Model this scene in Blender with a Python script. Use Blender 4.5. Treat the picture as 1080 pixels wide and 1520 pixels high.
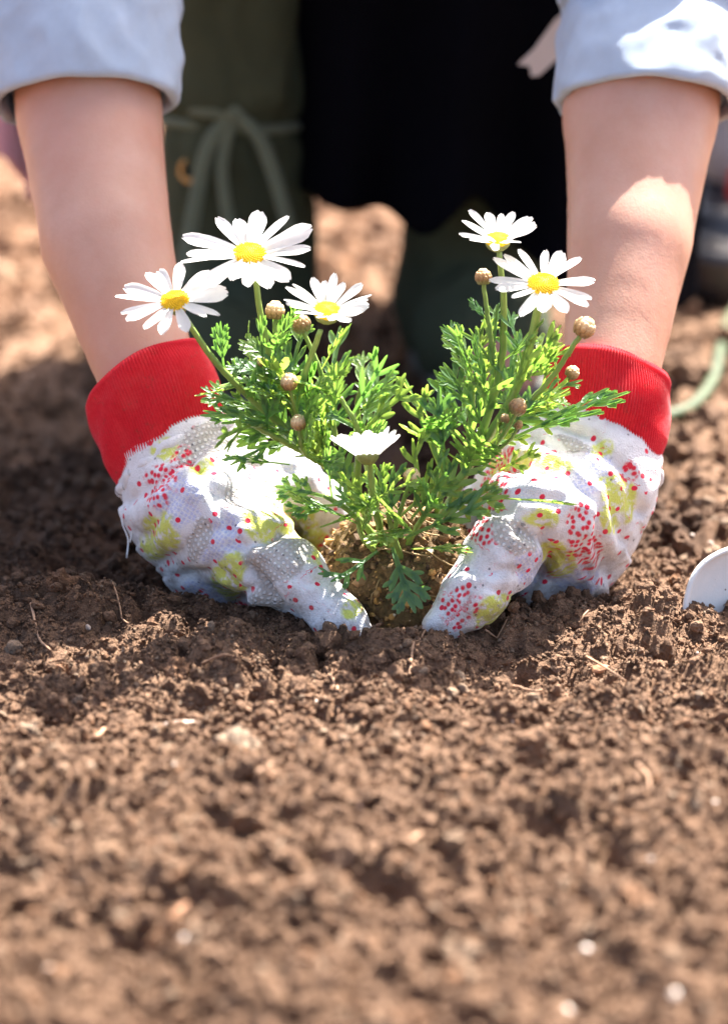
import bpy, bmesh, math, random
import numpy as np
from mathutils import Vector, Matrix

for o in list(bpy.data.objects):
    bpy.data.objects.remove(o)
random.seed(7)
rng = np.random.default_rng(7)
S = bpy.context.scene
COL = S.collection
R = math.radians

# ------------------------------------------------------------------ camera
CAM = Vector((0.0, -1.5, 0.45))
PITCH = R(14.6)
FPX = 4500.0                     # focal length in pixels of a 1080 wide picture (100 mm on 24 mm)
cam = bpy.data.cameras.new('camera')
cam.sensor_fit = 'HORIZONTAL'
cam.sensor_width = 24.0
cam.lens = 100.0
cam.clip_start = 0.05
cam.clip_end = 400.0
cam.dof.use_dof = True
cam.dof.focus_distance = 1.545
cam.dof.aperture_fstop = 4.2
camo = bpy.data.objects.new('camera', cam)
COL.objects.link(camo)
camo.location = CAM
camo.rotation_euler = (R(90) - PITCH, 0, 0)
S.camera = camo

# ------------------------------------------------------------------ sky, sun, exposure
SUN_EL, SUN_AZ = 57.0, 31.0      # azimuth to the right of the view axis, behind the plant
w = bpy.data.worlds.new('World')
S.world = w
w.use_nodes = True
nt = w.node_tree
sky = nt.nodes.new('ShaderNodeTexSky')
sky.sky_type = 'NISHITA'
sky.sun_disc = False
sky.sun_elevation = R(SUN_EL)
sky.sun_rotation = R(SUN_AZ)
sky.air_density = 0.7
sky.dust_density = 4.0
sky.ozone_density = 0.0
nt.links.new(sky.outputs[0], nt.nodes['Background'].inputs[0])
nt.nodes['Background'].inputs[1].default_value = 0.085
sl = bpy.data.lights.new('sun', 'SUN')
sl.energy = 5.0
sl.angle = R(0.53)
sl.color = (1.0, 0.95, 0.87)
so = bpy.data.objects.new('sun', sl)
COL.objects.link(so)
sun_dir = Vector((math.sin(R(SUN_AZ)) * math.cos(R(SUN_EL)), math.cos(R(SUN_AZ)) * math.cos(R(SUN_EL)), math.sin(R(SUN_EL))))
so.rotation_euler = sun_dir.to_track_quat('Z', 'Y').to_euler()
so.location = (1, 3, 4)
S.view_settings.view_transform = 'Standard'
S.view_settings.look = 'None'
S.view_settings.gamma = 1.0
S.view_settings.use_curve_mapping = False
S.view_settings.exposure = 2.5
S.render.engine = 'CYCLES'
S.cycles.use_denoising = True
S.cycles.max_bounces = 6
S.cycles.transparent_max_bounces = 4
S.cycles.sample_clamp_indirect = 8.0

# ------------------------------------------------------------------ helpers
FWD = Vector((0, math.cos(PITCH), -math.sin(PITCH)))
UPC = Vector((0, math.sin(PITCH), math.cos(PITCH)))
RGT = Vector((1, 0, 0))

def at(px, py, Y):
    """world point at depth plane y = Y seen at a photograph pixel"""
    d = FWD + RGT * ((px - 540) / FPX) + UPC * ((760 - py) / FPX)
    return CAM + d * ((Y - CAM.y) / d.y)

def A(px, py, Y):
    return np.array(at(px, py, Y))

def ground_at(px, py, z=0.0):
    d = FWD + RGT * ((px - 540) / FPX) + UPC * ((760 - py) / FPX)
    return CAM + d * ((z - CAM.z) / d.z)

def link_obj(name, me, mat=None, parent=None, basis=None, origin=None):
    o = bpy.data.objects.new(name, me)
    COL.objects.link(o)
    if mat is not None and me is not None and len(me.materials) == 0:
        me.materials.append(mat)
    if parent is not None:
        o.parent = parent
        if basis is None:
            loc = parent.get('_o')
            basis = Matrix.Translation(-Vector(loc)) if loc is not None else Matrix.Identity(4)
    if basis is not None:
        o.matrix_basis = basis
    return o

def tag(o, label=None, cat=None, group=None, kind=None):
    if label: o['label'] = label
    if cat: o['category'] = cat
    if group: o['group'] = group
    if kind: o['kind'] = kind
    return o

ORIG = {}
def empty(name, loc):
    o = bpy.data.objects.new(name, None)
    COL.objects.link(o)
    o.location = loc
    o.empty_display_size = 0.02
    ORIG[o.name] = Vector(loc)
    return o

def part(name, me, mat, parent, M=None):
    """mesh in world coordinates (or at world matrix M) parented to an empty or to an identity part"""
    o = bpy.data.objects.new(name, me)
    COL.objects.link(o)
    if mat is not None and len(me.materials) == 0:
        me.materials.append(mat)
    base = ORIG.get(parent.name)
    T = Matrix.Translation(-base) if base is not None else Matrix.Identity(4)
    o.parent = parent
    o.matrix_basis = T @ (M if M is not None else Matrix.Identity(4))
    return o

def np_mesh(name, V, F, smooth=True):
    """V (n,3); F (m,3) or (m,4) int array or list of such arrays"""
    me = bpy.data.meshes.new(name)
    Fs = F if isinstance(F, list) else [F]
    V = np.asarray(V, dtype=np.float32)
    me.vertices.add(len(V))
    me.vertices.foreach_set('co', V.ravel())
    idx = np.concatenate([f.ravel() for f in Fs]).astype(np.int32)
    tot = np.concatenate([np.full(len(f), f.shape[1]) for f in Fs]).astype(np.int32)
    start = np.concatenate([[0], np.cumsum(tot)[:-1]]).astype(np.int32)
    me.loops.add(len(idx))
    me.loops.foreach_set('vertex_index', idx)
    me.polygons.add(len(tot))
    me.polygons.foreach_set('loop_start', start)
    me.polygons.foreach_set('loop_total', tot)
    me.polygons.foreach_set('use_smooth', np.full(len(tot), smooth))
    me.update(calc_edges=True)
    return me

def attr(me, name, data, dom='POINT', typ='FLOAT'):
    a = me.attributes.new(name, typ, dom)
    a.data.foreach_set('value' if typ == 'FLOAT' else 'vector', np.asarray(data, dtype=np.float32).ravel())

# gradient noise ------------------------------------------------------------
_perm = np.random.default_rng(3).permutation(256)
_perm = np.concatenate([_perm, _perm, _perm])
_g3 = np.random.default_rng(4).normal(size=(256, 3))
_g3 /= np.linalg.norm(_g3, axis=1)[:, None]

def pnoise(P):
    P = np.asarray(P, dtype=np.float64)
    i = np.floor(P).astype(int)
    f = P - i
    u = f * f * f * (f * (f * 6 - 15) + 10)
    i &= 255
    out = 0.0
    for dx in (0, 1):
        for dy in (0, 1):
            for dz in (0, 1):
                h = _perm[_perm[_perm[(i[:, 0] + dx) & 255] + ((i[:, 1] + dy) & 255)] + ((i[:, 2] + dz) & 255)]
                g = _g3[h]
                d = g[:, 0] * (f[:, 0] - dx) + g[:, 1] * (f[:, 1] - dy) + g[:, 2] * (f[:, 2] - dz)
                wx = u[:, 0] if dx else 1 - u[:, 0]
                wy = u[:, 1] if dy else 1 - u[:, 1]
                wz = u[:, 2] if dz else 1 - u[:, 2]
                out = out + d * wx * wy * wz
    return out * 1.5

def n2(x, y, s, seed=0.0):
    return pnoise(np.stack([x * s + seed * 7.3, y * s - seed * 3.1, np.full_like(x, seed * 1.7 + 0.37)], 1))

def sstep(a, b, x):
    t = np.clip((x - a) / (b - a), 0, 1)
    return t * t * (3 - 2 * t)

# signed distance bodies -------------------------------------------------------
def seg_d(P, a, b, r1, r2):
    a = np.asarray(a, float); b = np.asarray(b, float)
    ab = b - a
    t = np.clip(((P - a) @ ab) / max(ab @ ab, 1e-12), 0, 1)
    q = P - (a + t[:, None] * ab)
    return np.sqrt((q * q).sum(1)) - (r1 + (r2 - r1) * t), t

def smin(a, b, k):
    h = np.clip(0.5 + 0.5 * (b - a) / k, 0, 1)
    return b + (a - b) * h - k * h * (1 - h)

def field(P, prims, k):
    d = None
    for p in prims:
        kk = p[4] if len(p) > 4 else k
        e, _ = seg_d(P, p[0], p[1], p[2], p[3])
        d = e if d is None else smin(d, e, kk)
    return d

def sdf_mesh(prims, cell, k, extra=None, pad=0.02, name='m'):
    lo = np.min([np.minimum(np.asarray(p[0]) - p[2], np.asarray(p[1]) - p[3]) for p in prims], 0) - pad
    hi = np.max([np.maximum(np.asarray(p[0]) + p[2], np.asarray(p[1]) + p[3]) for p in prims], 0) + pad
    n = np.ceil((hi - lo) / cell).astype(int) + 1
    ax = [lo[i] + np.arange(n[i]) * cell for i in range(3)]
    G = np.stack(np.meshgrid(*ax, indexing='ij'), -1).reshape(-1, 3)
    d = np.empty(len(G))
    for c in range(0, len(G), 400000):
        pts = G[c:c + 400000]
        v = field(pts, prims, k)
        if extra is not None:
            v = extra(pts, v)
        d[c:c + 400000] = v
    d = d.reshape(n)
    ins = d < 0
    nx, ny, nz = n
    acc = np.zeros((nx - 1, ny - 1, nz - 1, 3)); cnt = np.zeros((nx - 1, ny - 1, nz - 1))
    corners = [(x, y, z) for x in (0, 1) for y in (0, 1) for z in (0, 1)]
    def sl_(c): return tuple(slice(c[i], n[i] - 1 + c[i]) for i in range(3))
    for c in corners:
        for axn in range(3):
            if c[axn] == 0:
                c2 = list(c); c2[axn] = 1; c2 = tuple(c2)
                va, vb = d[sl_(c)], d[sl_(c2)]
                m = (va < 0) != (vb < 0)
                t = np.where(m, va / np.where(m, va - vb, 1), 0)
                for a_ in range(3):
                    acc[..., a_] += np.where(m, c[a_] + (t if a_ == axn else 0), 0)
                cnt += m
    act = cnt > 0
    idx = -np.ones(act.shape, int)
    idx[act] = np.arange(act.sum())
    ii = np.argwhere(act)
    V = lo + (ii + acc[act] / cnt[act][:, None]) * cell
    quads = []
    def cells(axn):
        o1, o2 = [(1, 2), (2, 0), (0, 1)][axn]
        sa = [slice(None)] * 3; sb = [slice(None)] * 3
        sa[axn] = slice(0, n[axn] - 1); sb[axn] = slice(1, n[axn])
        ch = ins[tuple(sa)] != ins[tuple(sb)]
        e = np.argwhere(ch)
        e = e[(e[:, o1] > 0) & (e[:, o2] > 0) & (e[:, o1] < n[o1] - 1) & (e[:, o2] < n[o2] - 1)]
        first_in = ins[tuple(e.T)]
        def cell_id(d1, d2):
            q = e.copy(); q[:, o1] += d1; q[:, o2] += d2
            return idx[tuple(q.T)]
        q = np.stack([cell_id(-1, -1), cell_id(0, -1), cell_id(0, 0), cell_id(-1, 0)], 1)
        q[~first_in] = q[~first_in][:, ::-1]
        return q
    F = np.concatenate([cells(0), cells(1), cells(2)])
    return V, F

def vnormals(V, F):
    N = np.zeros_like(V)
    fn = np.cross(V[F[:, 2]] - V[F[:, 0]], V[F[:, 3 if F.shape[1] > 3 else 1]] - V[F[:, 1 if F.shape[1] > 3 else 0]])
    if F.shape[1] == 3:
        fn = np.cross(V[F[:, 1]] - V[F[:, 0]], V[F[:, 2]] - V[F[:, 0]])
    for j in range(F.shape[1]):
        np.add.at(N, F[:, j], fn)
    return N / np.maximum(np.linalg.norm(N, axis=1), 1e-12)[:, None]

def relax(V, F, it=1, f=0.5):
    E = np.concatenate([F[:, [j, (j + 1) % F.shape[1]]] for j in range(F.shape[1])])
    for _ in range(it):
        Sx = np.zeros_like(V); c = np.zeros(len(V))
        np.add.at(Sx, E[:, 0], V[E[:, 1]]); np.add.at(c, E[:, 0], 1)
        V = V + f * (Sx / np.maximum(c, 1)[:, None] - V)
    return V

# curves -> tubes --------------------------------------------------------------
def catmull(P, n):
    P = [np.asarray(p, float) for p in P]
    if len(P) < 3:
        return np.array([P[0] + (P[-1] - P[0]) * t for t in np.linspace(0, 1, n)])
    Q = [2 * P[0] - P[1]] + P + [2 * P[-1] - P[-2]]
    out = []
    m = len(P) - 1
    for t in np.linspace(0, m, n):
        i = min(int(t), m - 1); f = t - i
        a, b, c, d = Q[i], Q[i + 1], Q[i + 2], Q[i + 3]
        out.append(0.5 * (2 * b + (c - a) * f + (2 * a - 5 * b + 4 * c - d) * f * f + (3 * b - a - 3 * c + d) * f ** 3))
    return np.array(out)

def frames(C):
    T = np.gradient(C, axis=0)
    T /= np.linalg.norm(T, axis=1)[:, None]
    ref = np.array([0.13, -1.0, 0.21])
    U = []
    u = ref - T[0] * (ref @ T[0]); u /= np.linalg.norm(u)
    for t in T:
        u = u - t * (u @ t); u /= np.linalg.norm(u)
        U.append(u)
    U = np.array(U)
    return T, U, np.cross(T, U)

def loft(C, rad, nseg, axes=None, ell=1.0, radial=None, cap=True):
    """rings round the centre line C. rad scalar or array per ring; radial(i,n) -> (ring,nseg) multiplier or added offset"""
    C = np.asarray(C, float)
    n = len(C)
    if axes is None:
        T, U, B = frames(C)
    else:
        T = np.asarray(axes, float); T = T / np.linalg.norm(T, axis=1)[:, None]
        U = np.array([1.0, 0, 0]) - T * T[:, :1]; U /= np.linalg.norm(U, axis=1)[:, None]
        B = np.cross(T, U)
    rad = np.broadcast_to(np.asarray(rad, float), (n,))
    th = np.linspace(0, 2 * np.pi, nseg, endpoint=False)
    Rr = rad[:, None] * np.ones(nseg)
    if radial is not None:
        Rr = Rr + radial(np.linspace(0, 1, n)[:, None], th[None, :])
    V = C[:, None, :] + Rr[..., None] * (np.cos(th)[None, :, None] * U[:, None, :] + ell * np.sin(th)[None, :, None] * B[:, None, :])
    V = V.reshape(-1, 3)
    i = np.arange(n - 1)[:, None]; j = np.arange(nseg)[None, :]
    a = i * nseg + j; b = i * nseg + (j + 1) % nseg
    F = np.stack([a, b, b + nseg, a + nseg], -1).reshape(-1, 4)
    Fs = [F]
    if cap:
        V = np.concatenate([V, C[:1], C[-1:]])
        k0 = n * nseg
        jj = np.arange(nseg)
        Fs.append(np.stack([np.full(nseg, k0), (jj + 1) % nseg, jj], 1))
        Fs.append(np.stack([np.full(nseg, k0 + 1), (n - 1) * nseg + jj, (n - 1) * nseg + (jj + 1) % nseg], 1))
    return V, Fs

def join(parts):
    Vs, out, off = [], {}, 0
    for V, Fs in parts:
        Fs = Fs if isinstance(Fs, list) else [Fs]
        for f in Fs:
            out.setdefault(f.shape[1], []).append(f + off)
        Vs.append(V); off += len(V)
    return np.concatenate(Vs), [np.concatenate(v) for v in out.values()]

def ico(sub):
    bm = bmesh.new()
    bmesh.ops.create_icosphere(bm, subdivisions=sub, radius=1.0)
    V = np.array([v.co[:] for v in bm.verts]); F = np.array([[v.index for v in f.verts] for f in bm.faces])
    bm.free()
    return V, F

def rand_rot(n):
    q = rng.normal(size=(n, 4)); q /= np.linalg.norm(q, axis=1)[:, None]
    w_, x, y, z = q.T
    return np.stack([np.stack([1 - 2 * (y * y + z * z), 2 * (x * y - z * w_), 2 * (x * z + y * w_)], -1),
                     np.stack([2 * (x * y + z * w_), 1 - 2 * (x * x + z * z), 2 * (y * z - x * w_)], -1),
                     np.stack([2 * (x * z - y * w_), 2 * (y * z + x * w_), 1 - 2 * (x * x + y * y)], -1)], 1)

def scatter(P, size, sub, jit=0.28, variants=12, stretch=0.35, aniso=None):
    """one joined mesh of rough lumps"""
    V0, F0 = ico(sub)
    n = len(P)
    var = []
    for k in range(variants):
        d = 1 + jit * pnoise(V0 * 1.3 + k * 9.1) * 1.6 + (jit * 0.9 * pnoise(V0 * 3.1 + k * 5.7) if sub > 1 else 0)
        if sub == 1:
            d = d + rng.uniform(-jit, jit, len(V0)) * 0.8
        var.append(V0 * d[:, None])
    var = np.array(var)
    pick = rng.integers(0, variants, n)
    sc = size[:, None] * (1 + rng.uniform(-stretch, stretch, (n, 3)))
    M = rand_rot(n)
    if aniso is not None: sc = sc * np.asarray(aniso)
    V = np.einsum('nij,nvj->nvi', M, var[pick] * sc[:, None, :]) + P[:, None, :]
    F = F0[None] + (np.arange(n) * len(V0))[:, None, None]
    return V.reshape(-1, 3), F.reshape(-1, 3), np.repeat(rng.random(n), len(V0))

# ------------------------------------------------------------------ materials
class NT:
    def __init__(s, name):
        s.m = bpy.data.materials.new(name); s.m.use_nodes = True
        s.t = s.m.node_tree; s.n = s.t.nodes; s.l = s.t.links
        s.b = s.n['Principled BSDF']; s.out = s.n['Material Output']
    def node(s, typ, ins=None, **kw):
        nd = s.n.new('ShaderNode' + typ)
        for k, v in kw.items():
            setattr(nd, k, v)
        for k, v in (ins or {}).items():
            s.put(nd.inputs[k], v)
        return nd
    def put(s, sock, v):
        if isinstance(v, bpy.types.NodeSocket): s.l.new(v, sock)
        elif isinstance(v, bpy.types.Node): s.l.new(v.outputs[0], sock)
        else:
            if isinstance(v, (tuple, list)) and sock.type == 'RGBA' and len(v) == 3: v = (*v, 1)
            sock.default_value = v
    def mix(s, f, a, b, mode='MIX'):
        nd = s.n.new('ShaderNodeMix'); nd.data_type = 'RGBA'; nd.blend_type = mode
        s.put(nd.inputs[0], f); s.put(nd.inputs[6], a); s.put(nd.inputs[7], b)
        return nd.outputs[2]
    def math(s, op, a, b=0.0, c=None):
        nd = s.n.new('ShaderNodeMath'); nd.operation = op
        s.put(nd.inputs[0], a); s.put(nd.inputs[1], b)
        if c is not None: s.put(nd.inputs[2], c)
        return nd.outputs[0]
    def ramp(s, f, stops):
        nd = s.n.new('ShaderNodeValToRGB')
        while len(nd.color_ramp.elements) < len(stops): nd.color_ramp.elements.new(0.5)
        for e, (p, c) in zip(nd.color_ramp.elements, stops):
            e.position = p; e.color = (*c, 1) if len(c) == 3 else c
        s.put(nd.inputs[0], f)
        return nd.outputs[0]
    def bump(s, h, dist, strength=1.0):
        nd = s.node('Bump', {'Height': h, 'Distance': dist, 'Strength': strength})
        s.put(s.b.inputs['Normal'], nd.outputs[0])
        return nd
    def noise(s, vec, scale, detail=3.0, rough=0.55):
        nd = s.node('TexNoise', {'Scale': scale, 'Detail': detail, 'Roughness': rough})
        if vec is not None: s.put(nd.inputs['Vector'], vec)
        return nd
    def geo(s): return s.node('NewGeometry').outputs['Position']
    def base(s, c, rough=0.7, spec=0.3):
        s.put(s.b.inputs['Base Color'], c)
        s.b.inputs['Roughness'].default_value = rough
        s.b.inputs['Specular IOR Level'].default_value = spec

def damp_shade(x, y):
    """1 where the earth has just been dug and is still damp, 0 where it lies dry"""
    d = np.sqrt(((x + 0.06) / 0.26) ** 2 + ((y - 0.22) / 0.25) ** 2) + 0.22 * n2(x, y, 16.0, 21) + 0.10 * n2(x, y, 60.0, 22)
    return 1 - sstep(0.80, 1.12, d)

def soil_mat(name, use_attr):
    m = NT(name)
    pos = m.geo()
    big = m.noise(pos, 14.0, 3.0).outputs[0]
    fine = m.noise(pos, 900.0, 4.0, 0.65).outputs[0]
    mid = m.noise(pos, 160.0, 4.0, 0.6).outputs[0]
    c = m.ramp(mid, [(0.25, (0.09, 0.052, 0.034)), (0.5, (0.24, 0.146, 0.096)), (0.75, (0.38, 0.245, 0.168))])
    if use_attr:
        sh = m.node('Attribute', attribute_name='shade').outputs['Fac']
        c2 = m.ramp(sh, [(0.0, (0.06, 0.034, 0.022)), (0.3, (0.17, 0.10, 0.064)), (0.6, (0.31, 0.192, 0.128)),
                         (0.84, (0.42, 0.275, 0.19)), (0.91, (0.40, 0.19, 0.09)), (0.945, (0.45, 0.35, 0.26)), (1.0, (0.62, 0.54, 0.44))])
        c = m.mix(0.7, c, c2)
    c = m.mix(m.math('MULTIPLY', m.ramp(big, [(0.35, (0, 0, 0)), (0.7, (1, 1, 1))]), 0.3), c, (0.07, 0.043, 0.03))
    c = m.mix(0.5, c, m.ramp(fine, [(0.3, (0.075, 0.043, 0.027)), (0.55, (0.23, 0.14, 0.092)), (0.8, (0.44, 0.295, 0.205))]))
    dm = m.node('Attribute', attribute_name='damp_shade').outputs['Fac']
    far_pale = m.node('MapRange', {0: m.node('SeparateXYZ', {0: pos}).outputs[1], 1: 0.5, 2: 1.1, 3: 0.0, 4: 0.55}).outputs[0]  # paler towards the far ground
    c = m.mix(far_pale, c, m.mix(1.0, c, (1.5, 1.4, 1.3), 'MULTIPLY'))
    c = m.mix(m.math('MULTIPLY', dm, 0.85), c, m.mix(1.0, c, (0.27, 0.245, 0.235), 'MULTIPLY'))  # moist dug earth, with the gardener's shadow painted into the colour too
    c = m.mix(1.0, c, (0.96, 0.90, 0.82), 'MULTIPLY')
    m.base(c, 0.85, 0.2)
    m.bump(m.math('ADD', fine, m.math('MULTIPLY', mid, 2.0)), 0.0026, 1.0)
    return m.m

def plain_mat(name, col, rough=0.6, spec=0.3, var=0.12, scale=60.0, bumpd=0.0, bscale=400.0, metal=0.0):
    m = NT(name)
    pos = m.geo()
    n = m.noise(pos, scale, 4.0).outputs[0]
    lo = tuple(c * (1 - var) for c in col); hi = tuple(min(1, c * (1 + var)) for c in col)
    m.base(m.ramp(n, [(0.3, lo), (0.7, hi)]), rough, spec)
    m.b.inputs['Metallic'].default_value = metal
    if bumpd:
        m.bump(m.noise(pos, bscale, 3.0).outputs[0], bumpd)
    return m.m

def thin_mat(name, colfn, trans, rough=0.45, spec=0.4, tcol=None, bumpfn=None):
    """thin living tissue: principled + translucent"""
    m = NT(name)
    c = colfn(m)
    m.base(c, rough, spec)
    tr = m.node('BsdfTranslucent')
    m.put(tr.inputs[0], tcol(m) if tcol else c)
    mx = m.node('MixShader')
    mx.inputs[0].default_value = trans
    m.l.new(m.b.outputs[0], mx.inputs[1]); m.l.new(tr.outputs[0], mx.inputs[2])
    m.l.new(mx.outputs[0], m.out.inputs[0])
    if bumpfn: bumpfn(m)
    return m.m

def leaf_col(m):
    r = m.node('ObjectInfo').outputs['Random']
    c = m.ramp(r, [(0.0, (0.065, 0.155, 0.075)), (0.35, (0.10, 0.21, 0.085)), (0.7, (0.14, 0.25, 0.075)), (1.0, (0.19, 0.29, 0.08))])
    n = m.noise(m.geo(), 130.0, 3.0).outputs[0]
    return m.mix(m.math('MULTIPLY', n, 0.5), c, (0.10, 0.17, 0.075))
def leaf_tcol(m):
    r = m.node('ObjectInfo').outputs['Random']
    return m.ramp(r, [(0.0, (0.19, 0.42, 0.055)), (1.0, (0.42, 0.60, 0.08))])
M_leaf = thin_mat('leaf_green', leaf_col, 0.45, 0.36, 0.6, leaf_tcol,
                  lambda m: m.bump(m.noise(m.geo(), 700.0, 3.0).outputs[0], 0.0004, 0.7))
def stem_col(m):
    return m.ramp(m.noise(m.geo(), 90.0, 3.0).outputs[0], [(0.3, (0.17, 0.27, 0.055)), (0.7, (0.27, 0.37, 0.09))])
M_stem = thin_mat('stem_green', stem_col, 0.15, 0.4, 0.45)
def petal_col(m):
    return m.ramp(m.noise(m.geo(), 200.0, 2.0).outputs[0], [(0.3, (0.80, 0.80, 0.80)), (0.7, (0.87, 0.87, 0.86))])
M_petal = thin_mat('petal_white', petal_col, 0.5, 0.5, 0.3)
M_disc = plain_mat('disc_yellow', (0.86, 0.53, 0.018), 0.6, 0.25, 0.25, 700.0)
M_calyx = plain_mat('calyx_green', (0.20, 0.23, 0.07), 0.55, 0.3, 0.3, 300.0)
m = NT('bud_scales')
pos = m.node('TexCoord').outputs['Object']
z_ = m.node('SeparateXYZ', {0: pos}).outputs[2]
nz = m.noise(pos, 2.5, 3.0).outputs[0]
zz = m.math('ADD', z_, m.math('MULTIPLY', m.math('SUBTRACT', nz, 0.5), 0.7))
zz = m.math('ADD', zz, m.math('MULTIPLY', m.math('SUBTRACT', m.node('ObjectInfo').outputs['Random'], 0.45), 1.1))
m.base(m.ramp(m.math('MULTIPLY_ADD', zz, 0.42, 0.5), [(0.12, (0.17, 0.17, 0.06)), (0.35, (0.24, 0.135, 0.06)), (0.6, (0.44, 0.26, 0.11)), (0.86, (0.74, 0.54, 0.30))]), 0.5, 0.4)
M_bud = m.m
M_soil = soil_mat('soil_earth', False)
M_crumb = soil_mat('soil_crumb', True)

# glove print --------------------------------------------------------------------
def glove_mat(name, seed):
    m = NT(name)
    uv = m.node('Attribute', attribute_name='print').outputs['Vector']
    mp = m.node('Mapping', {0: uv, 1: (seed, seed * 0.7, 0)}).outputs[0]
    A_ = lambda n: m.node('Attribute', attribute_name=n).outputs['Fac']
    py_, pg_, pr_, pl_ = A_('patch_yellow'), A_('patch_grey'), A_('patch_red'), A_('patch_lavender')
    def dots(scale, r, rnd, soft=0.08):
        v = m.node('TexVoronoi', {'Scale': scale, 'Vector': mp, 'Randomness': rnd}, voronoi_dimensions='2D')
        d = m.node('MapRange', {0: v.outputs['Distance'], 1: r - soft, 2: r + soft, 3: 1.0, 4: 0.0})
        return d.outputs[0], v
    c = m.mix(m.noise(mp, 110.0, 4.0).outputs[0], (0.80, 0.79, 0.78), (0.66, 0.65, 0.68))
    dl, _ = dots(430.0, 0.36, 0.3)
    c = m.mix(m.math('MULTIPLY', pl_, m.math('MULTIPLY_ADD', dl, 0.55, 0.25)), c, (0.45, 0.48, 0.70))
    ys = m.ramp(m.noise(mp, 210.0, 3.0).outputs[0], [(0.36, (0, 0, 0)), (0.50, (1, 1, 1))])
    c = m.mix(m.math('MULTIPLY', py_, m.math('MULTIPLY', ys, 0.92)), c, (0.60, 0.64, 0.09))
    dg, _ = dots(330.0, 0.28, 0.12)
    g = m.mix(dg, m.mix(m.noise(mp, 500.0, 2.0).outputs[0], (0.52, 0.48, 0.44), (0.40, 0.37, 0.34)), (0.76, 0.74, 0.72))
    c = m.mix(m.math('MULTIPLY', pg_, 0.9), c, g)
    dr, _ = dots(300.0, 0.36, 0.85, 0.12)
    c = m.mix(m.math('MULTIPLY', pr_, dr), c, (0.72, 0.025, 0.06))
    d1, v1 = dots(118.0, 0.165, 0.8, 0.025)
    vc = m.node('SeparateColor', {0: v1.outputs['Color']})
    on = m.math('MULTIPLY', m.math('GREATER_THAN', vc.outputs[1], 0.5), m.math('SUBTRACT', 1.0, pg_))
    c = m.mix(m.math('MULTIPLY', d1, on), c, (0.72, 0.03, 0.07))
    d2, v2 = dots(230.0, 0.14, 0.9, 0.04)
    vc2 = m.node('SeparateColor', {0: v2.outputs['Color']})
    c = m.mix(m.math('MULTIPLY', d2, m.math('MULTIPLY', m.math('GREATER_THAN', vc2.outputs[1], 0.86), 0.8)), c, m.mix(m.math('GREATER_THAN', vc2.outputs[0], 0.5), (0.10, 0.10, 0.12), (0.5, 0.5, 0.5)))
    # soil smudges
    pos = m.geo()
    zc = m.node('SeparateXYZ', {0: pos}).outputs[2]
    dirt = m.math('MULTIPLY', m.ramp(m.noise(pos, 90.0, 6.0, 0.75).outputs[0], [(0.44, (0, 0, 0)), (0.72, (1, 1, 1))]),
                  m.node('MapRange', {0: zc, 1: 0.005, 2: 0.06, 3: 1.0, 4: 0.28}).outputs[0])
    c = m.mix(dirt, c, (0.24, 0.17, 0.125))
    m.base(c, 0.95, 0.08)
    m.b.inputs['Sheen Weight'].default_value = 0.1
    knit = m.node('TexVoronoi', {'Scale': 1100.0, 'Vector': pos}).outputs['Distance']
    h = m.math('ADD', m.math('MULTIPLY', knit, 0.6), m.math('MULTIPLY', m.noise(pos, 200.0, 4.0, 0.5).outputs[0], 1.0))
    h = m.math('ADD', h, m.math('MULTIPLY', m.math('MULTIPLY', dg, pg_), 1.2))
    m.bump(h, 0.0007, 0.8)
    return m.m
M_gloveA = glove_mat('glove_print', 0.31)
M_gloveB = glove_mat('glove_print_b', 1.93)
m = NT('red_rib_knit')
pos = m.geo()
kc = m.mix(m.noise(pos, 500.0, 3.0).outputs[0], (0.58, 0.010, 0.020), (0.76, 0.03, 0.045))
kc = m.mix(m.math('MULTIPLY', m.ramp(m.noise(pos, 45.0, 5.0, 0.7).outputs[0], [(0.5, (0, 0, 0)), (0.75, (1, 1, 1))]), 0.35), kc, (0.80, 0.10, 0.10))
kc = m.mix(m.math('MULTIPLY', m.ramp(m.noise(pos, 160.0, 5.0, 0.75).outputs[0], [(0.58, (0, 0, 0)), (0.7, (1, 1, 1))]), 0.45), kc, (0.25, 0.08, 0.05))
m.base(kc, 0.9, 0.1)
m.bump(m.noise(pos, 2200.0, 2.0).outputs[0], 0.0005, 0.6)
m.b.inputs['Sheen Weight'].default_value = 0.15
M_knit = m.m
M_thread = plain_mat('white_thread', (0.8, 0.8, 0.8), 0.8)

m = NT('skin')
pos = m.geo()
blot = m.noise(pos, 28.0, 4.0).outputs[0]
c = m.ramp(blot, [(0.3, (0.50, 0.265, 0.18)), (0.7, (0.585, 0.35, 0.262))])
c = m.mix(m.math('MULTIPLY', m.noise(pos, 350.0, 4.0, 0.7).outputs[0], 0.35), c, (0.45, 0.21, 0.14))
c = m.mix(m.math('MULTIPLY', m.ramp(m.noise(pos, 11.0, 3.0).outputs[0], [(0.42, (0, 0, 0)), (0.65, (1, 1, 1))]), 0.35), c, (0.56, 0.25, 0.18))
m.base(c, 0.48, 0.35)
m.b.inputs['Subsurface Weight'].default_value = 0.35
m.b.inputs['Subsurface Radius'].default_value = (1.0, 0.35, 0.2)
m.b.inputs['Subsurface Scale'].default_value = 0.006
vor = m.node('TexVoronoi', {'Scale': 900.0, 'Vector': pos}).outputs['Distance']
m.bump(m.math('ADD', vor, m.math('MULTIPLY', m.noise(pos, 250.0, 4.0).outputs[0], 1.5)), 0.00014, 0.4)
M_skin = m.m

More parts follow.
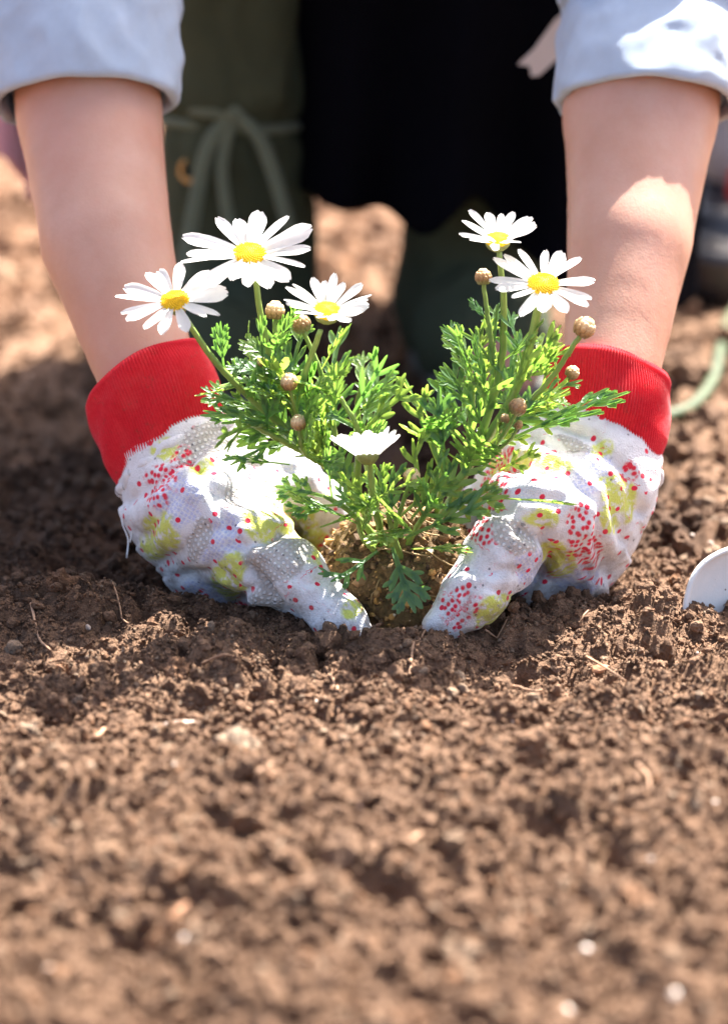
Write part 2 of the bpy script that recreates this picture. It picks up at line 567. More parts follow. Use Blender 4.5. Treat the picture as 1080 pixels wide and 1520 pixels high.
def cloth_mat(name, col, var=0.15, scale=1600.0, rough=0.9, bumpd=0.0004, sheen=0.1, spec=0.15):
    m = NT(name)
    pos = m.node('TexCoord').outputs['Object']
    wx = m.node('TexWave', {'Scale': scale, 'Vector': pos, 'Distortion': 3.0, 'Detail': 2.0}, bands_direction='X').outputs[1]
    wz = m.node('TexWave', {'Scale': scale, 'Vector': pos, 'Distortion': 3.0, 'Detail': 2.0}, bands_direction='Z').outputs[1]
    n = m.noise(pos, 30.0, 5.0, 0.6).outputs[0]
    f = m.math('ADD', m.math('MULTIPLY', n, 0.8), m.math('MULTIPLY', m.math('ADD', wx, wz), 0.12))
    m.base(m.ramp(f, [(0.25, tuple(c * (1 - var) for c in col)), (0.75, tuple(min(1, c * (1 + var)) for c in col))]), rough, spec)
    m.bump(m.math('ADD', wx, m.math('ADD', wz, m.math('MULTIPLY', n, 6.0))), bumpd, 0.6)
    m.b.inputs['Sheen Weight'].default_value = sheen
    return m.m
M_shirt = cloth_mat('chambray_blue', (0.50, 0.60, 0.73))
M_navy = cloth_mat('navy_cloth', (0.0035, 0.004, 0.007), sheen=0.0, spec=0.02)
M_olive = cloth_mat('olive_canvas', (0.075, 0.09, 0.058), sheen=0.0, spec=0.05)
M_cord = cloth_mat('olive_cord', (0.17, 0.205, 0.14))
M_pink = cloth_mat('pink_towel', (0.75, 0.36, 0.40))
M_pale = cloth_mat('pale_ribbon', (0.72, 0.66, 0.64))
M_hair = plain_mat('dark_hair', (0.02, 0.014, 0.01), 0.45)
M_brass = plain_mat('brass_eyelet', (0.45, 0.28, 0.10), 0.4, 0.5, metal=0.8)
M_black = plain_mat('black_rubber', (0.012, 0.013, 0.018), 0.35, 0.5)
M_hole = plain_mat('hole_eye_black', (0.006, 0.006, 0.006), 0.9)  # near-black for the eyes and the painted shade of the eyelet holes
M_grey = cloth_mat('grey_canvas', (0.42, 0.43, 0.47))
M_sole = plain_mat('boot_sole', (0.10, 0.10, 0.09), 0.7)
M_red = plain_mat('red_paint', (0.6, 0.03, 0.03), 0.4)
M_hose = plain_mat('green_hose_pvc', (0.065, 0.09, 0.04), 0.5, 0.3, 0.25, 40.0)
M_wood = plain_mat('handle_wood', (0.36, 0.22, 0.11), 0.55)
m = NT('white_enamel')
pos = m.geo()
sp = m.node('TexVoronoi', {'Scale': 260.0, 'Vector': pos}).outputs['Distance']
spk = m.math('MULTIPLY', m.ramp(sp, [(0.10, (1, 1, 1)), (0.17, (0, 0, 0))]), m.math('GREATER_THAN', m.noise(pos, 60.0, 2.0).outputs[0], 0.5))
c = m.mix(m.noise(pos, 45.0, 5.0, 0.65).outputs[0], (0.66, 0.67, 0.66), (0.50, 0.52, 0.52))
m.base(m.mix(spk, c, (0.10, 0.06, 0.045)), 0.42, 0.5)
m.bump(m.noise(pos, 800.0, 3.0).outputs[0], 0.0003, 0.4)
M_enamel = m.m
M_pebble = plain_mat('pale_pebble', (0.40, 0.31, 0.25), 0.4, 0.5, 0.25, 200.0, 0.0005)
M_perlite = plain_mat('perlite', (0.78, 0.74, 0.68), 0.7, 0.4, 0.15, 300.0, 0.0006)
M_twig = plain_mat('dry_root', (0.34, 0.20, 0.12), 0.7, 0.3, 0.3, 200.0)
M_bark = plain_mat('bark_chip', (0.30, 0.15, 0.08), 0.7, 0.3, 0.35, 150.0, 0.0008)

# ------------------------------------------------------------------ the ground
PITS = [(400, 1035, .011, .016), (810, 1225, .016, .02), (300, 1050, .012, .012), (945, 990, .010, .012), (860, 1018, .008, .012),
        (180, 1385, .014, .016), (260, 1470, .016, .016), (330, 1345, .014, .015), (60, 1250, .012, .012), (480, 1290, .013, .013),
        (700, 1310, .012, .012), (560, 1320, .014, .012), (1010, 1350, .012, .014), (240, 1330, .015, .014), (655, 1022, .009, .011),
        (640, 1115, .011, .01), (80, 1050, .011, .012), (120, 1260, .012, .012)]
PITW = [(ground_at(a, b), r_, d_) for a, b, r_, d_ in PITS]

def H(x, y, fine=True):
    h = 0.010 * n2(x, y, 5.0, 1) + 0.007 * n2(x, y, 13.0, 2)
    wx = x + 0.012 * n2(x, y, 30.0, 8); wy = y + 0.012 * n2(x, y, 30.0, 9)
    b1 = np.abs(n2(wx, wy, 26.0, 3)); b2 = np.abs(n2(wx, wy, 58.0, 4))
    h += 0.013 * (b1 - 0.25) + 0.009 * (b2 - 0.25)
    h -= 0.011 * sstep(0.36, 0.58, n2(wx, wy, 42.0, 11)) + 0.008 * sstep(0.30, 0.5, n2(wx, wy, 95.0, 12))
    h += 0.0045 * n2(x, y, 110.0, 5)
    if fine:
        h += 0.0017 * n2(x, y, 230.0, 6)
    # soil heaped up against the gloves
    def mound(cx, cy, sx, sy, a):
        return a * np.exp(-((x - cx) / sx) ** 2 - ((y - cy) / sy) ** 2)
    h += mound(-0.115, -0.005, 0.10, 0.022, 0.013)
    h += mound(0.105, 0.000, 0.075, 0.03, 0.014)
    h += mound(0.0, -0.045, 0.06, 0.02, 0.006)
    h += mound(0.19, 0.02, 0.05, 0.03, 0.006)
    h -= mound(0.02, 0.075, 0.06, 0.045, 0.02)
    h -= 0.02 * sstep(0.12, 0.5, y) * sstep(-0.05, -0.12, x)      # dug lower on the left behind the hand
    for p, r_, d_ in PITW:
        q = ((x - p.x) ** 2 + (y - p.y) ** 2) / (r_ * r_)
        h -= d_ * np.exp(-q * q)
    return h

def axis(dense_lo, dense_hi, step, lo, hi, grow):
    a = list(np.arange(dense_lo, dense_hi + 1e-9, step))
    s = step; x = dense_hi
    while x < hi:
        s = min(s * grow, 12.0); x += s; a.append(x)
    s = step; x = dense_lo
    while x > lo:
        s = min(s * grow, 12.0); x -= s; a.insert(0, x)
    return np.array(a)

gx = axis(-0.22, 0.22, 0.0022, -120, 120, 1.12)
gy = axis(-0.54, 0.10, 0.0022, -6, 260, 1.032)
X, Y = np.meshgrid(gx, gy, indexing='ij')
xf, yf = X.ravel(), Y.ravel()
hz = H(xf, yf)
far = sstep(6, 14, np.sqrt(xf * xf + yf * yf))
hz = hz * (1 - far)
Vg = np.stack([xf, yf, hz], 1)
nyy = len(gy)
i, j = np.meshgrid(np.arange(len(gx) - 1), np.arange(nyy - 1), indexing='ij')
a = (i * nyy + j).ravel()
Fg = np.stack([a, a + nyy, a + nyy + 1, a + 1], 1)
gme = np_mesh('soil_ground', Vg, Fg)
attr(gme, 'damp_shade', damp_shade(xf, yf))
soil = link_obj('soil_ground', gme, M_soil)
tag(soil, kind='structure', label='loose brown garden soil filling the foreground and background', cat='soil')

def crumbs(n, ylo, yhi, xlo, xhi, s_lo, s_hi, sub, sink, power=2.0, jit=0.28):
    y = rng.uniform(ylo, yhi, n)
    half = (y + 1.5) * 0.125 + 0.03
    x = rng.uniform(-1, 1, n) * half
    k = (x > xlo) & (x < xhi)
    x, y = x[k], y[k]
    s = s_lo * (s_hi / s_lo) ** (rng.random(len(x)) ** power)
    # keep clear of the root ball
    k = ((x - 0.02) ** 2 + (y - 0.03) ** 2) > 0.034 ** 2
    x, y, s = x[k], y[k], s[k]
    z = H(x, y) + s * sink
    return scatter(np.stack([x, y, z], 1), s, sub, jit)

sets = [crumbs(42000, -0.18, 0.14, -9, 9, 0.0004, 0.0014, 1, 0.6, 1.5, 0.42),
        crumbs(27000, -0.56, -0.12, -9, 9, 0.0007, 0.0026, 1, 0.45, 1.7, 0.38),
        crumbs(2600, -0.56, 0.20, -9, 9, 0.0018, 0.0042, 2, 0.25, 2.0),
        crumbs(170, -0.56, 0.22, -9, 9, 0.004, 0.0085, 3, 0.05, 1.8, 0.34),
        crumbs(9000, 0.16, 1.2, -9, 9, 0.0015, 0.006, 1, 0.3, 2.0, 0.35),
        crumbs(4500, 1.0, 3.6, -9, 9, 0.004, 0.016, 1, 0.2, 2.0, 0.35),
        crumbs(260, 0.22, 1.6, -9, 9, 0.008, 0.02, 3, 0.0, 1.8, 0.34)]
# loose root fibres and straw
nf = 2600
yy_ = rng.uniform(-0.45, 0.15, nf); xx_ = rng.uniform(-1, 1, nf) * ((yy_ + 1.5) * .125 + .02)
fv = scatter(np.stack([xx_, yy_, H(xx_, yy_) + .0006], 1), rng.uniform(.0015, .0050, nf), 1, .2, aniso=(1.0, .07, .07))
sets.append((fv[0], fv[1], 0.80 + 0.17 * fv[2]))
Vc, Fc, sh, off = [], [], [], 0
for V_, F_, s_ in sets:
    Vc.append(V_); Fc.append(F_ + off); sh.append(s_); off += len(V_)
me = np_mesh('soil_crumbs', np.concatenate(Vc), np.concatenate(Fc), smooth=False)
attr(me, 'shade', np.concatenate(sh))
Vall = np.concatenate(Vc)
attr(me, 'damp_shade', damp_shade(Vall[:, 0], Vall[:, 1]))
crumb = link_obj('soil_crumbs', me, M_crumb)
tag(crumb, kind='stuff', label='brown soil crumbs and clods lying loose over the ground', cat='soil')

# pebbles, perlite, root bits and bark chips: pieces of the ground
def pebble_mesh(seed, flat=0.65):
    V, F = ico(3)
    V = V * (1 + 0.3 * pnoise(V * 0.9 + seed * 11.0) + 0.08 * pnoise(V * 3 + seed))[:, None] * np.array([1.0, 0.8, flat])
    return np_mesh('pebble', V, F)
PM = [pebble_mesh(k) for k in range(5)]
peb = [(16, 985, .0045), (372, 944, .0028), (355, 989, .0026), (185, 1303, .0030), (448, 1350, .0032), (275, 1383, .0062), (690, 1365, .0036), (533, 1187, .0036),
       (822, 1125, .0022), (605, 1092, .0030), (870, 1415, .0050), (965, 1270, .0034), (875, 1285, .0042), (1055, 797, .0042), (1027, 790, .003),
       (255, 1158, .0045), (498, 1346, .0042), (130, 905, .004), (840, 1500, .008), (75, 1440, .005), (1000, 1480, .006), (113, 1290, .004),
       (545, 1425, .004), (30, 1135, .0036), (1060, 1195, .0045), (180, 1160, .003), (760, 1075, .0022), (470, 1040, .003), (640, 1240, .003),
       (140, 722, .007), (990, 560, .014), (1000, 650, .006), (1035, 940, .0022)]
for k, (px, py, r_) in enumerate(peb):
    r_ *= 0.5
    p = ground_at(px, py)
    z = float(H(np.array([p.x]), np.array([p.y]))[0])
    p = ground_at(px, py, z + r_ * 0.7)
    z = float(H(np.array([p.x]), np.array([p.y]))[0])
    o = link_obj('pebble', PM[k % 5], M_pebble)
    o.parent = soil
    o.location = (p.x, p.y, z + r_ * 0.45)
    o.scale = (r_,) * 3
    o.rotation_euler = (rng.uniform(-.4, .4), rng.uniform(-.4, .4), rng.uniform(0, 6.28))

def twig(pix, r_, mat=M_twig, lift=0.002):
    P = []
    for px, py in pix:
        p = ground_at(px, py)
        for _ in range(2):
            z = float(H(np.array([p.x]), np.array([p.y]))[0]) + lift
            p = ground_at(px, py, z)
        P.append(np.array([p.x, p.y, z]))
    C = catmull(P, 12)
    C[:, 2] = np.maximum(C[:, 2], H(C[:, 0], C[:, 1]) + r_)
    V, F = loft(C, np.linspace(r_, r_ * 0.5, 12), 6)
    o = link_obj('twig', np_mesh('twig', V, F), mat)
    o.parent = soil
for pix, r_ in [([(607, 1002), (615, 975), (640, 952)], .0009), ([(870, 975), (900, 992), (930, 1012)], .0008), ([(760, 1018), (790, 1025), (825, 1022)], .0008),
                ([(488, 1010), (500, 1035), (502, 1060)], .0009), ([(140, 1095), (165, 1080), (182, 1062)], .0011), ([(45, 940), (60, 952), (75, 965)], .0009),
                ([(300, 985), (330, 972), (350, 975)], .0007), ([(720, 935), (745, 950), (780, 948)], .0006), ([(940, 1130), (960, 1150), (965, 1175)], .001),
                ([(380, 1150), (420, 1160), (450, 1150)], .001), ([(600, 1250), (640, 1262), (660, 1255)], .0012), ([(120, 920), (170, 915), (190, 925)], .0007),
                ([(860, 940), (890, 935), (905, 945)], .0006)]:
    twig(pix, r_)
for k, (px, py, s_) in enumerate([(270, 1075, .0075), (888, 975, .0045), (265, 1360, .005), (930, 1290, .005), (330, 1250, .005), (90, 1000, .004), (740, 1180, .005), (980, 1110, .004)]):
    p = ground_at(px, py)
    z = float(H(np.array([p.x]), np.array([p.y]))[0])
    V, F = ico(2)
    V = V * (1 + 0.25 * pnoise(V * 1.4 + 31 * k))[:, None] * np.array([1.3, 0.7, 0.3])
    o = link_obj('bark_chip', np_mesh('bark_chip', V, F, smooth=False), M_bark if k != 0 else M_pebble)
    o.parent = soil
    o.location = (p.x, p.y, z + s_ * 0.5)
    o.scale = (s_,) * 3
    o.rotation_euler = (rng.uniform(-.9, .9), rng.uniform(-.5, .5), rng.uniform(0, 6.28))

# ------------------------------------------------------------------ the gardener
person = empty('person', (0, 0.62, 0))
tag(person, 'crouching gardener in pale blue rolled sleeves and printed gloves, hands cupping the daisy plant', 'person')

SHO = [np.array([-0.16, 0.45, 0.50]), np.array([0.16, 0.45, 0.50])]
ELB = [A(118, 20, 0.235), A(975, 20, 0.235)]
FA = [A(132, 165, 0.185), A(950, 170, 0.185)]      # forearm centre at the sleeve edge
MID = [A(158, 360, 0.125), A(934, 360, 0.125)]
WRI = [A(222, 570, 0.075), A(905, 560, 0.075)]
HND = [A(300, 730, 0.055), A(860, 720, 0.055)]

body = [((0, .86, .26), (0, .72, .36), .115, .095), ((0, .72, .36), (0, .53, .46), .095, .105), ((0, .53, .46), (0, .47, .50), .105, .08),
        (SHO[0], SHO[1], .062, .062), ((0, .47, .52), (.05, .44, .60), .055, .050),
        ((.05, .435, .67), (.05, .40, .675), .088, .082), ((.05, .39, .63), (.05, .355, .615), .055, .032),
        ((.05, .325, .665), (.05, .315, .645), .010, .013, .012), ((-.038, .43, .66), (-.042, .435, .64), .012, .010, .012), ((.138, .43, .66), (.142, .435, .64), .012, .010, .012),
        ((-.09, .84, .24), (-.11, .52, .37), .068, .050), ((.09, .84, .24), (.13, .52, .37), .068, .050),
        ((-.11, .52, .37), (-.088, .63, .08), .042, .034), ((.13, .52, .37), (.075, .64, .08), .044, .034),
        ((-.095, .63, .05), (-.11, .49, .03), .036, .028), ((.075, .64, .05), (.09, .50, .03), .036, .028)]
for s in (0, 1):
    rF = (.0405, .0430)[s]; rM = (.0355, .0335)[s]
    body += [(SHO[s], ELB[s], .052, .042), (ELB[s], FA[s], .042, rF, .006), (FA[s], MID[s], rF, rM, .004), (MID[s], WRI[s], rM, .0262, .004), (WRI[s], HND[s], .0245, .022, .004)]
Vb, Fb = sdf_mesh(body, 0.0075, 0.02)
Vb = relax(Vb, Fb, 2, 0.4)
part('body', np_mesh('body', Vb, Fb), M_skin, person)

# face details and hair (above the frame)
for sx in (.02, .082):
    V, F = ico(2)
    part('eye', np_mesh('eye', V * 0.010 + np.array([sx, .328, .675]), F), M_hole, person)
Vh, Fh = sdf_mesh([((.05, .455, .695), (.05, .41, .715), .094, .080), ((.05, .50, .66), (.05, .54, .60), .06, .03)], 0.008, 0.03)
Vh = Vh + vnormals(Vh, Fh) * (0.003 * pnoise(Vh * np.array([90, 20, 40])))[:, None]
part('hair', np_mesh('hair', Vh, Fh), M_hair, person)

# trousers
leg = [((0, .86, .25), (0, .74, .34), .150, .130), ((-.09, .84, .23), (-.11, .52, .37), .098, .075), ((.09, .84, .23), (.13, .52, .37), .098, .075),
       ((-.11, .52, .37), (-.108, .545, .34), .060, .046), ((.13, .52, .37), (.125, .54, .34), .062, .048)]
Vt, Ft = sdf_mesh(leg, 0.009, 0.03)
Vt = Vt + vnormals(Vt, Ft) * (0.006 * pnoise(Vt * np.array([20, 30, 25])))[:, None]
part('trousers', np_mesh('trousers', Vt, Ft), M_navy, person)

# shirt: torso and upper sleeves, rolled cuffs as sub-parts
sh_pr = [((0, .74, .35), (0, .52, .45), .130, .140), ((0, .52, .45), (0, .46, .51), .135, .095), (SHO[0], SHO[1], .074, .074)]
for s in (0, 1):
    e2 = ELB[s] * 0.55 + FA[s] * 0.45
    sh_pr += [(SHO[s], ELB[s], .070, .047), (ELB[s], e2, .047, .045)]
def collar_cut(P, v):
    e, _ = seg_d(P, np.array([0, .46, .56]), np.array([.05, .43, .66]), .058, .07)
    return np.maximum(v, -e)
Vs, Fs_ = sdf_mesh(sh_pr, 0.006, 0.025, collar_cut)
wr = 0.005 * (1 - 2 * np.abs(pnoise(Vs * np.array([22, 14, 30])))) + 0.0025 * pnoise(Vs * np.array([60, 40, 70]))
Vs = Vs + vnormals(Vs, Fs_) * wr[:, None]
shirt = part('shirt', np_mesh('shirt', Vs, Fs_), M_shirt, person)

upc = np.array(UPC)
def rolled_cuff(s, px_top, px_bot, rtop, rbot, tilt, seed):
    """double layer of turned-up cloth round the forearm"""
    c0, c1 = px_top, px_bot
    ax = (c1 - c0); ax /= np.linalg.norm(ax)
    L = np.linalg.norm(c1 - c0)
    # profile from the top outside edge down, round the fold and up inside
    prof = []
    for t in np.linspace(0, 1, 26): prof.append((t, rtop + (rbot - rtop) * t ** 0.8 + 0.0035 * math.sin(t * 3.1)))
    for a_ in np.linspace(0.25, 2.6, 7): prof.append((1 + 0.02 * math.sin(a_) / 0.6 * 1.2, rbot - 0.0035 * (1 - math.cos(a_))))
    for t in np.linspace(0.94, 0.1, 9): prof.append((t, rbot - 0.0065 - 0.002 * (1 - t)))
    tt = np.array([p[0] for p in prof]); rr = np.array([p[1] for p in prof])
    C = c0[None] + (c1 - c0)[None] * tt[:, None]
    nseg = 140
    th = np.linspace(0, 2 * np.pi, nseg, endpoint=False)
    ptsn = lambda f, k: pnoise(np.stack([np.cos(th)[None] * f * np.ones((len(tt), 1)) + seed, np.sin(th)[None] * f * np.ones((len(tt), 1)) + seed * 2, tt[:, None] * k * np.ones((1, nseg))], -1).reshape(-1, 3)).reshape(len(tt), nseg)
    fold = 0.0042 * ptsn(1.6, 1.6) + 0.0016 * (1 - 2 * np.abs(ptsn(2.2, 3.0))) + 0.0005 * ptsn(6.0, 7.0)
    hx = -upc * 1.0 - np.array(FWD) * 0.20 + tilt
    V, Fs = loft(C, rr, nseg, axes=np.repeat(hx[None], len(tt), 0), ell=1.0, radial=lambda a_, b_: fold, cap=False)
    # wavering hem
    wob = 0.0025 * ptsn(1.3, 0.01).reshape(-1)
    V = V + (ax[None] * wob[:, None]) * np.clip(np.repeat(tt, nseg), 0, 1)[:, None]
    o = part('rolled_cuff', np_mesh('rolled_cuff', V, Fs), M_shirt, shirt)
    # stitched seam line
    return o
rolled_cuff(0, A(108, -35, 0.235), A(126, 150, 0.188), .0535, .0512, np.array([0.06, 0, 0]), 3.0)
rolled_cuff(1, A(985, 5, 0.235), A(962, 152, 0.188), .0520, .0508, np.array([-0.06, 0, 0]), 7.7)
# second turn of cloth above the cuffs
rolled_cuff(1, A(990, -100, 0.255), A(980, 14, 0.228), .0570, .0538, np.array([-0.12, 0, 0]), 5.1)
rolled_cuff(0, A(85, -155, 0.265), A(100, -45, 0.24), .060, .057, np.array([0.05, 0, 0]), 9.1)

# ---- gloves
CAMN = np.array(CAM); FWN = np.array(FWD); UPN = np.array(UPC)
def project(V):
    q = V - CAMN
    dz = q @ FWN
    return np.stack([540 + FPX * q[:, 0] / dz, 760 - FPX * (q @ UPN) / dz], 1)

def line_dist(P, L):
    """signed distance (px) of points to a polyline; positive on its right-hand side"""
    best = np.full(len(P), 1e9); sg = np.ones(len(P))
    for a_, b_ in zip(L[:-1], L[1:]):
        a_ = np.array(a_, float); d = np.array(b_, float) - a_
        t = np.clip(((P - a_) @ d) / (d @ d), 0, 1)
        q = P - (a_ + t[:, None] * d)
        e = np.hypot(q[:, 0], q[:, 1])
        m_ = e < best
        best[m_] = e[m_]
        sg[m_] = np.sign(d[0] * q[:, 1] - d[1] * q[:, 0])[m_]
    return best * sg

def glove(s, prims_px, cuff_pts, cuff_dir, cuff_r, mat, fold_seed, label, creases, patches):
    prims = []
    for p in prims_px:
        prims.append((A(*p[0]), A(*p[1]), p[2] / 100, p[3] / 100, (p[4] if len(p) > 4 else 0.010)))
    V, F = sdf_mesh(prims, 0.00125, 0.012, pad=0.006)
    V = relax(V, F, 2, 0.5)
    # print coordinates: along and round the nearest bone
    best = np.full(len(V), 9.0); uv = np.zeros((len(V), 3))
    for k, (a_, b_, r1, r2, kk) in enumerate(prims):
        d, t = seg_d(V, a_, b_, r1, r2)
        ab = b_ - a_; L = np.linalg.norm(ab); ab = ab / L
        u = np.array([0, 1.0, -0.3]); u -= ab * (u @ ab); u /= np.linalg.norm(u)
        b2 = np.cross(ab, u)
        q = V - a_
        ang = np.arctan2(q @ b2, q @ u)
        m_ = d < best
        best[m_] = d[m_]
        uv[m_, 0] = (k * 0.037 + q @ ab)[m_]
        uv[m_, 1] = (ang * max(r1, r2))[m_]
    N = vnormals(V, F)
    px = project(V)
    # soft all-over rumples
    ridge = 1 - 2 * np.abs(pnoise(V * 34 + fold_seed))
    ridge2 = 1 - 2 * np.abs(pnoise(V * np.array([70, 50, 90]) + fold_seed * 3))
    fine = pnoise(V * 170 + fold_seed)
    h = 0.0016 * ridge + 0.0006 * ridge2 + 0.00022 * fine
    # pleats and seams of the loose cotton: a groove with a puffed lip on one side
    front = sstep(-0.25, 0.15, N @ -FWN)
    wob = 6 * pnoise(V * 60 + 5)
    for L, depth, wid, lip in creases:
        d = line_dist(px, L) + wob
        h += front * 1.65 * (-depth * np.exp(-(d / wid) ** 2) + lip * np.exp(-((d - 2.2 * wid) / (2.0 * wid)) ** 2)) / 1000.0
    V = V + N * h[:, None]
    V = relax(V, F, 1, 0.35)
    masks = {k: np.zeros(len(V)) for k in ('yellow', 'grey', 'red', 'lavender')}
    en = 0.35 * pnoise(V * 120 + 9)
    for kind_, cx, cy, ra, rb, an in patches:
        ca, sa = math.cos(R(an)), math.sin(R(an))
        dx, dy = px[:, 0] - cx, px[:, 1] - cy
        e = np.sqrt(((dx * ca + dy * sa) / ra) ** 2 + ((-dx * sa + dy * ca) / rb) ** 2) + en
        masks[kind_] = np.maximum(masks[kind_], 1 - sstep(0.85, 1.08, e))
    me = np_mesh('glove', V, F)
    attr(me, 'print', uv, typ='FLOAT_VECTOR')
    for k_, v_ in masks.items(): attr(me, 'patch_' + k_, v_)
    g = part('glove', me, mat, person)
    tag(g, label)
    # red ribbed knit cuff, real ribs
    n = 34
    C = catmull(cuff_pts, n); D = catmull(cuff_dir, n)
    rr = np.interp(np.linspace(0, 1, n), np.linspace(0, 1, len(cuff_r)), np.array(cuff_r) / 100)
    ribs = 128
    nseg = ribs * 4
    th = np.linspace(0, 2 * np.pi, nseg, endpoint=False)
    def rad(t, h):
        und = 0.0011 * np.sin(h * 3 + t * 4 + fold_seed) + 0.0008 * np.sin(h * 5 - t * 9)
        lip = -0.002 * (1 - sstep(0, 0.06, t)) - 0.0022 * sstep(0.93, 1.0, t)
        return 0.00075 * np.cos(h * ribs + 1.5 * np.sin(t * 3)) + und + lip
    Vc_, Fc_ = loft(C, rr, nseg, axes=D, ell=0.97, radial=rad, cap=False)
    # turned lip inward at both ends
    Ci = C[::-1]; 
    Vi, Fi = loft(np.array([C[0], C[0] + 0.2 * (C[3] - C[0]), C[2], C[5]]), np.array([rr[0] - 0.002, rr[0] - 0.0028, rr[0] - 0.0033, rr[0] - 0.0036]), nseg, axes=np.array([D[0]] * 4), ell=0.97, radial=lambda t, h: 0.0011 * np.sin(h * 3 + fold_seed) + 0.0008 * np.sin(h * 5) + 0 * t, cap=False)
    Vx, Fx = join([(Vc_, Fc_), (Vi, Fi)])
    cu = part('knit_cuff', np_mesh('knit_cuff', Vx, Fx), M_knit, g)
    # rolled cotton hem next to the knit
    c1, d1 = C[-1], D[-1] / np.linalg.norm(D[-1])
    U = np.array([1.0, 0, 0]) - d1 * d1[0]; U /= np.linalg.norm(U); B = np.cross(d1, U)
    th = np.linspace(0, 2 * np.pi, 120)
    rim = c1 + d1 * 0.001 + (rr[-1] + 0.0012) * (np.cos(th)[:, None] * U + 0.97 * np.sin(th)[:, None] * B)
    rim = rim + (0.0010 * np.sin(th * 9 + fold_seed) + 0.0008 * np.sin(th * 17))[:, None] * d1 
    Vr, Fr = loft(rim, 0.0030 + 0.0007 * np.sin(th * 13), 10, cap=False)
    me = np_mesh('hem', Vr, Fr)
    uvh = np.zeros((len(Vr), 3)); uvh[:, 0] = np.repeat(th * rr[-1], 10); uvh[:, 1] = 0.3
    attr(me, 'print', uvh, typ='FLOAT_VECTOR')
    part('hem', me, mat, g)
    return g

# (px, py, depth) -> (px, py, depth), radii in cm
GL = [((258, 668, .072), (300, 735, .056), 3.35, 3.5), ((300, 735, .056), (345, 790, .045), 3.5, 3.0), ((275, 760, .06), (330, 850, .055), 2.9, 2.3),
      ((330, 850, .055), (400, 905, .05), 2.3, 1.6),
      # thumb
      ((300, 760, .03), (375, 815, .012), 2.5, 2.15), ((375, 815, .012), (438, 862, -.006), 2.0, 1.6, .006), ((438, 862, -.006), (500, 918, -.020), 1.55, 1.15, .006), ((500, 918, -.020), (535, 955, -.024), 1.15, .8, .006),
      # index to little finger behind the root ball
      ((345, 710, .06), (420, 715, .072), 2.3, 1.75), ((420, 715, .072), (470, 745, .082), 1.65, 1.35, .006), ((470, 745, .082), (495, 800, .086), 1.25, 1.1, .005), ((495, 800, .086), (510, 865, .086), 1.05, .85, .004),
      ((345, 735, .078), (430, 750, .098), 1.9, 1.5), ((430, 750, .098), (515, 785, .108), 1.35, 1.15, .005), ((515, 785, .108), (535, 865, .104), 1.1, .8, .004),
      ((340, 760, .09), (410, 790, .112), 1.7, 1.35), ((410, 790, .112), (470, 850, .118), 1.25, .9, .005),
      ((330, 800, .095), (380, 850, .115), 1.5, 1.1), ((380, 850, .115), (420, 905, .115), 1.1, .85, .005)]
GR = [((884, 655, .072), (860, 720, .056), 3.3, 3.6), ((860, 720, .056), (840, 770, .045), 3.6, 3.2), ((875, 750, .06), (855, 815, .055), 2.8, 2.3), ((855, 815, .055), (800, 860, .045), 2.3, 1.8),
      # thumb
      ((845, 745, .03), (782, 765, .012), 2.6, 2.2), ((782, 765, .012), (745, 825, -.004), 2.0, 1.75, .006), ((745, 825, -.004), (700, 885, -.016), 1.7, 1.4, .006), ((700, 885, -.016), (655, 930, -.022), 1.35, .85, .006),
      # index to little finger
      ((810, 700, .06), (760, 720, .074), 2.3, 1.7), ((760, 720, .074), (722, 750, .084), 1.6, 1.3, .006), ((722, 750, .084), (708, 810, .088), 1.2, 1.05, .005), ((708, 810, .088), (690, 870, .088), 1.0, .8, .004),
      ((815, 740, .08), (740, 760, .1), 1.8, 1.45), ((740, 760, .1), (680, 795, .108), 1.3, 1.1, .005), ((680, 795, .108), (660, 870, .104), 1.05, .8, .004),
      ((820, 770, .09), (765, 800, .112), 1.6, 1.3), ((765, 800, .112), (720, 860, .118), 1.2, .9, .005),
      ((830, 800, .095), (800, 850, .115), 1.4, 1.1), ((800, 850, .115), (770, 900, .115), 1.1, .85, .005),
      # gathered cloth bulge under the cuff
      ((905, 690, .06), (890, 760, .052), 2.3, 2.2)]
dL = A(222, 570, .075) - A(200, 480, .09)
cuffL = [A(214, 556, .080), A(228, 590, .077), A(245, 635, .073), A(262, 678, .070)]
dirL = [np.array([.50, -.50, -.74]), np.array([.50, -.48, -.76]), np.array([.52, -.42, -.76]), np.array([.54, -.38, -.74])]
CL = [([(285, 690), (325, 755), (365, 825), (405, 885)], 1.6, 7, .5), ([(345, 812), (390, 806), (445, 790)], 2.6, 9, 1.2), ([(372, 842), (402, 882), (445, 940)], 2.4, 9, .9),
      ([(345, 905), (372, 872), (395, 868)], 1.6, 7, .8), ([(200, 742), (262, 700), (330, 640)], 2.2, 10, 1.6), ([(222, 790), (270, 725), (345, 668)], 1.6, 10, 1.2),
      ([(250, 830), (300, 790), (340, 785)], 1.3, 9, .9), ([(300, 700), (360, 690), (430, 700)], 1.6, 10, 1.2), ([(430, 850), (455, 868), (480, 860)], 1.0, 6, .5), ([(330, 740), (390, 745), (440, 770)], 1.5, 9, 1.2),
      ([(270, 850), (320, 840), (365, 870)], 1.2, 8, .9)]
